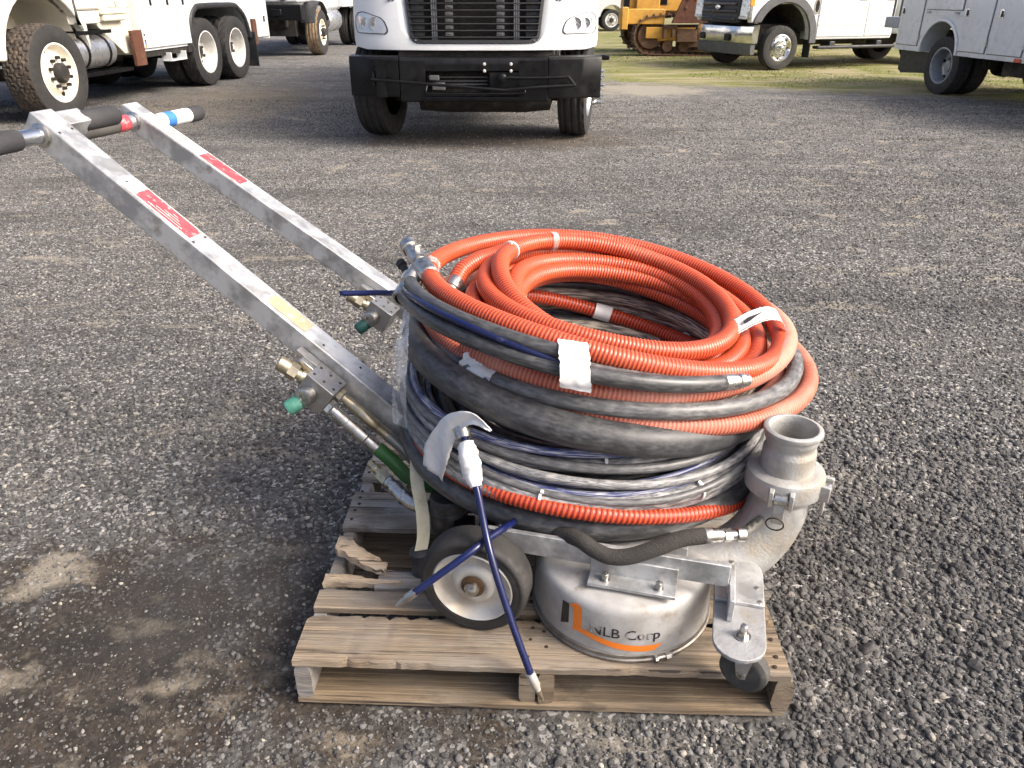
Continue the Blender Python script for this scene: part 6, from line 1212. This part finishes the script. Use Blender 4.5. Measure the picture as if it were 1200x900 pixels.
# --- bulldozer
dz = empty('bulldozer', (4.6, 21.3, 0), 0); tag(dz, 'yellow bulldozer with rusty tracks behind the pickup truck', 'bulldozer')
def track(yc, detail):
    tr = empty('track', (0, yc, 0.0), parent=dz); tr.location = (0, yc, 0)
    ORG[tr.name] = np.array([0, yc, 0.0])
    a0, b0 = (-1.18, 0.46), (1.5, 0.46); pts = []
    for k in range(9): a = R(270 - 22.5 * k); pts.append((a0[0] + 0.42 * math.cos(a), a0[1] + 0.42 * math.sin(a)))
    pts += [(-0.6, 0.93), (0.0, 0.985), (0.8, 0.99)]
    for k in range(9): a = R(90 - 22.5 * k); pts.append((b0[0] + 0.42 * math.cos(a), b0[1] + 0.48 * math.sin(a) - (0.02 if k > 6 else 0)))
    q = np.array([(x, 0, z) for x, z in pts + [pts[0]]]); q = resample(q, 0.163); 
    for i in range(len(q) - 1):
        t = q[i + 1] - q[i]; c = (q[i] + q[i + 1]) / 2; fr = frame(np.array([c[0], yc, c[2]]), EY, z=np.cross(EY, t / np.linalg.norm(t)) * -1)
        m = MB(); m.box((0, 0, 0), (0.50, 0.155, 0.03), fr); m.box((0, 0.05, 0.035), (0.50, 0.02, 0.05), fr); m.box((0, 0, -0.04), (0.16, 0.13, 0.06), fr); m.build('track_shoe', RUSTM, tr)
    P('track_frame', YELLOW if detail else RUSTM, tr, lambda m: m.box((0.15, yc - 0.02, 0.48), (2.3, 0.26, 0.30)), bevel=0.02)
    for x in (-0.75, -0.35, 0.05, 0.45, 0.85, 1.2): P('roller', RUSTM, tr, lambda m: m.lathe([(0, -0.2), (0.13, -0.2), (0.13, -0.1), (0.10, -0.1), (0.10, 0.1), (0.13, 0.1), (0.13, 0.2), (0, 0.2)], 16, frame((x, yc, 0.22), EX, z=EY)))
    for x in (-1.18, 1.5): P('idler', RUSTM, tr, lambda m: m.lathe([(0, -0.12), (0.30, -0.12), (0.34, -0.05), (0.34, 0.05), (0.30, 0.12), (0, 0.12)], 24, frame((x, yc, 0.46), EX, z=EY)))
    if detail:
        P('track_guard', RUSTM, tr, lambda m: (m.box((-0.05, yc - 0.23, 0.27), (0.42, 0.05, 0.16)), m.box((0.55, yc - 0.23, 0.27), (0.55, 0.05, 0.16)), m.box((1.15, yc - 0.23, 0.28), (0.4, 0.05, 0.2)), m.box((0.42, yc - 0.2, 0.52), (0.75, 0.1, 0.36))), bevel=0.02)
        P('cover_plate', YELLOW, tr, lambda m: m.box((-1.10, yc - 0.17, 0.52), (0.42, 0.04, 0.26)), bevel=0.02)
        P('bracket', RUSTM, tr, lambda m: [m.box((x - 0.72, yc - 0.27, z), (w_, 0.12, h_)) for x, z, w_, h_ in ((-0.02, .66, .34, .10), (-.14, .54, .09, .28), (.06, .54, .08, .24), (.82, .66, .40, .10), (.95, .55, .12, .3), (.4, .46, .5, .3))], bevel=0.02)
track(-0.35, True); track(1.75, False)
P('engine_hood', YELLOW, dz, lambda m: (m.box((-0.75, 0.7, 1.45), (2.0, 1.0, 0.95)), m.box((-1.2, 0.35, 1.35), (0.6, 0.5, 0.7))), bevel=0.03)
P('hood_vent', BLACKP, dz, lambda m: m.box((-0.92, 0.19, 1.30), (0.42, 0.02, 0.34)), bevel=0.01)
P('push_arm', YELLOW, dz, lambda m: (m.box((-1.42, -0.42, 0.88), (1.1, 0.28, 0.34)), m.box((-1.85, -0.42, 0.84), (0.16, 0.36, 0.5))), bevel=0.02)
P('exhaust_post', BLACKP, dz, lambda m: m.box((-1.74, 0.1, 1.5), (0.14, 0.16, 0.95)), bevel=0.02)
tp_ = P('trunnion_plate', RUST, dz, lambda m: panel(m, [(-0.74, 0.74), (0.16, 0.74), (-0.10, 1.45), (-0.44, 1.45)], -0.78, -0.70), bevel=0.01)
for x, z in ((-0.38, 1.26), (-0.17, 1.26), (-0.42, 1.08), (-0.13, 1.08)): P('bolt', RUSTM, tp_, lambda m: m.steps((x, -0.78, z), -EY, [(0.035, 0), (0.03, 0.02), (0, 0.025)], 8))
P('cab', YELLOW, dz, lambda m: m.box((1.35, 0.7, 1.7), (1.3, 1.4, 1.3)), bevel=0.04); P('hydraulic_ram', STEEL, dz, lambda m: (m.cyl((0.06, -0.6, 1.5), (0.24, -0.6, 0.62), 0.03, 10), m.cyl((0.14, -0.6, 1.55), (0.30, -0.6, 0.65), 0.018, 8)))
P('blade', YELLOW, dz, lambda m: m.box((-2.25, 0.7, 1.0), (0.15, 3.2, 1.0)) if False else m.box((2.3, 0.7, 0.9), (0.15, 3.2, 0.9)), bevel=0.02)

# --- pickup far behind
fp = empty('pickup_truck', (4.05, 35.5, 0), 0); tag(fp, 'distant white pickup truck seen past the headlight of the white truck', 'pickup truck')
for s in (-1, 1):
    wheel(fp, (0, s * 0.85, 0.40), 0.40, 0.22, s, 0.25, 'steer', TYRE, WHITEWHEEL, 'rib', 40, 6, hubm=UNDER); wheel(fp, (-3.6, s * 0.85, 0.40), 0.40, 0.22, s, 0.25, 'steer', TYRE, WHITEWHEEL, 'rib', 40, 0)
P('body', WHITE, fp, lambda m: panel(m, [(-4.6, 0.55), (-4.05, 0.55)] + arch(-3.6, 0.5, 0.47, 174, 6, 10) + [(-3.1, 0.5), (-0.55, 0.5)] + arch(0, 0.5, 0.47, 174, 6, 10) + [(0.6, 0.55), (0.95, 0.6), (0.95, 1.25), (-0.6, 1.4), (-1.1, 1.95), (-2.6, 1.95), (-2.7, 1.3), (-4.6, 1.3)], -0.98, 0.98), bevel=0.03)
P('side_window', GLASS, fp, lambda m: panel(m, [(-0.95, 1.45), (-1.25, 1.85), (-2.45, 1.85), (-2.5, 1.4)], -0.99, -0.981)); P('bumper', BLACKPL, fp, lambda m: m.box((1.0, 0, 0.6), (0.14, 1.95, 0.25)), bevel=0.03)
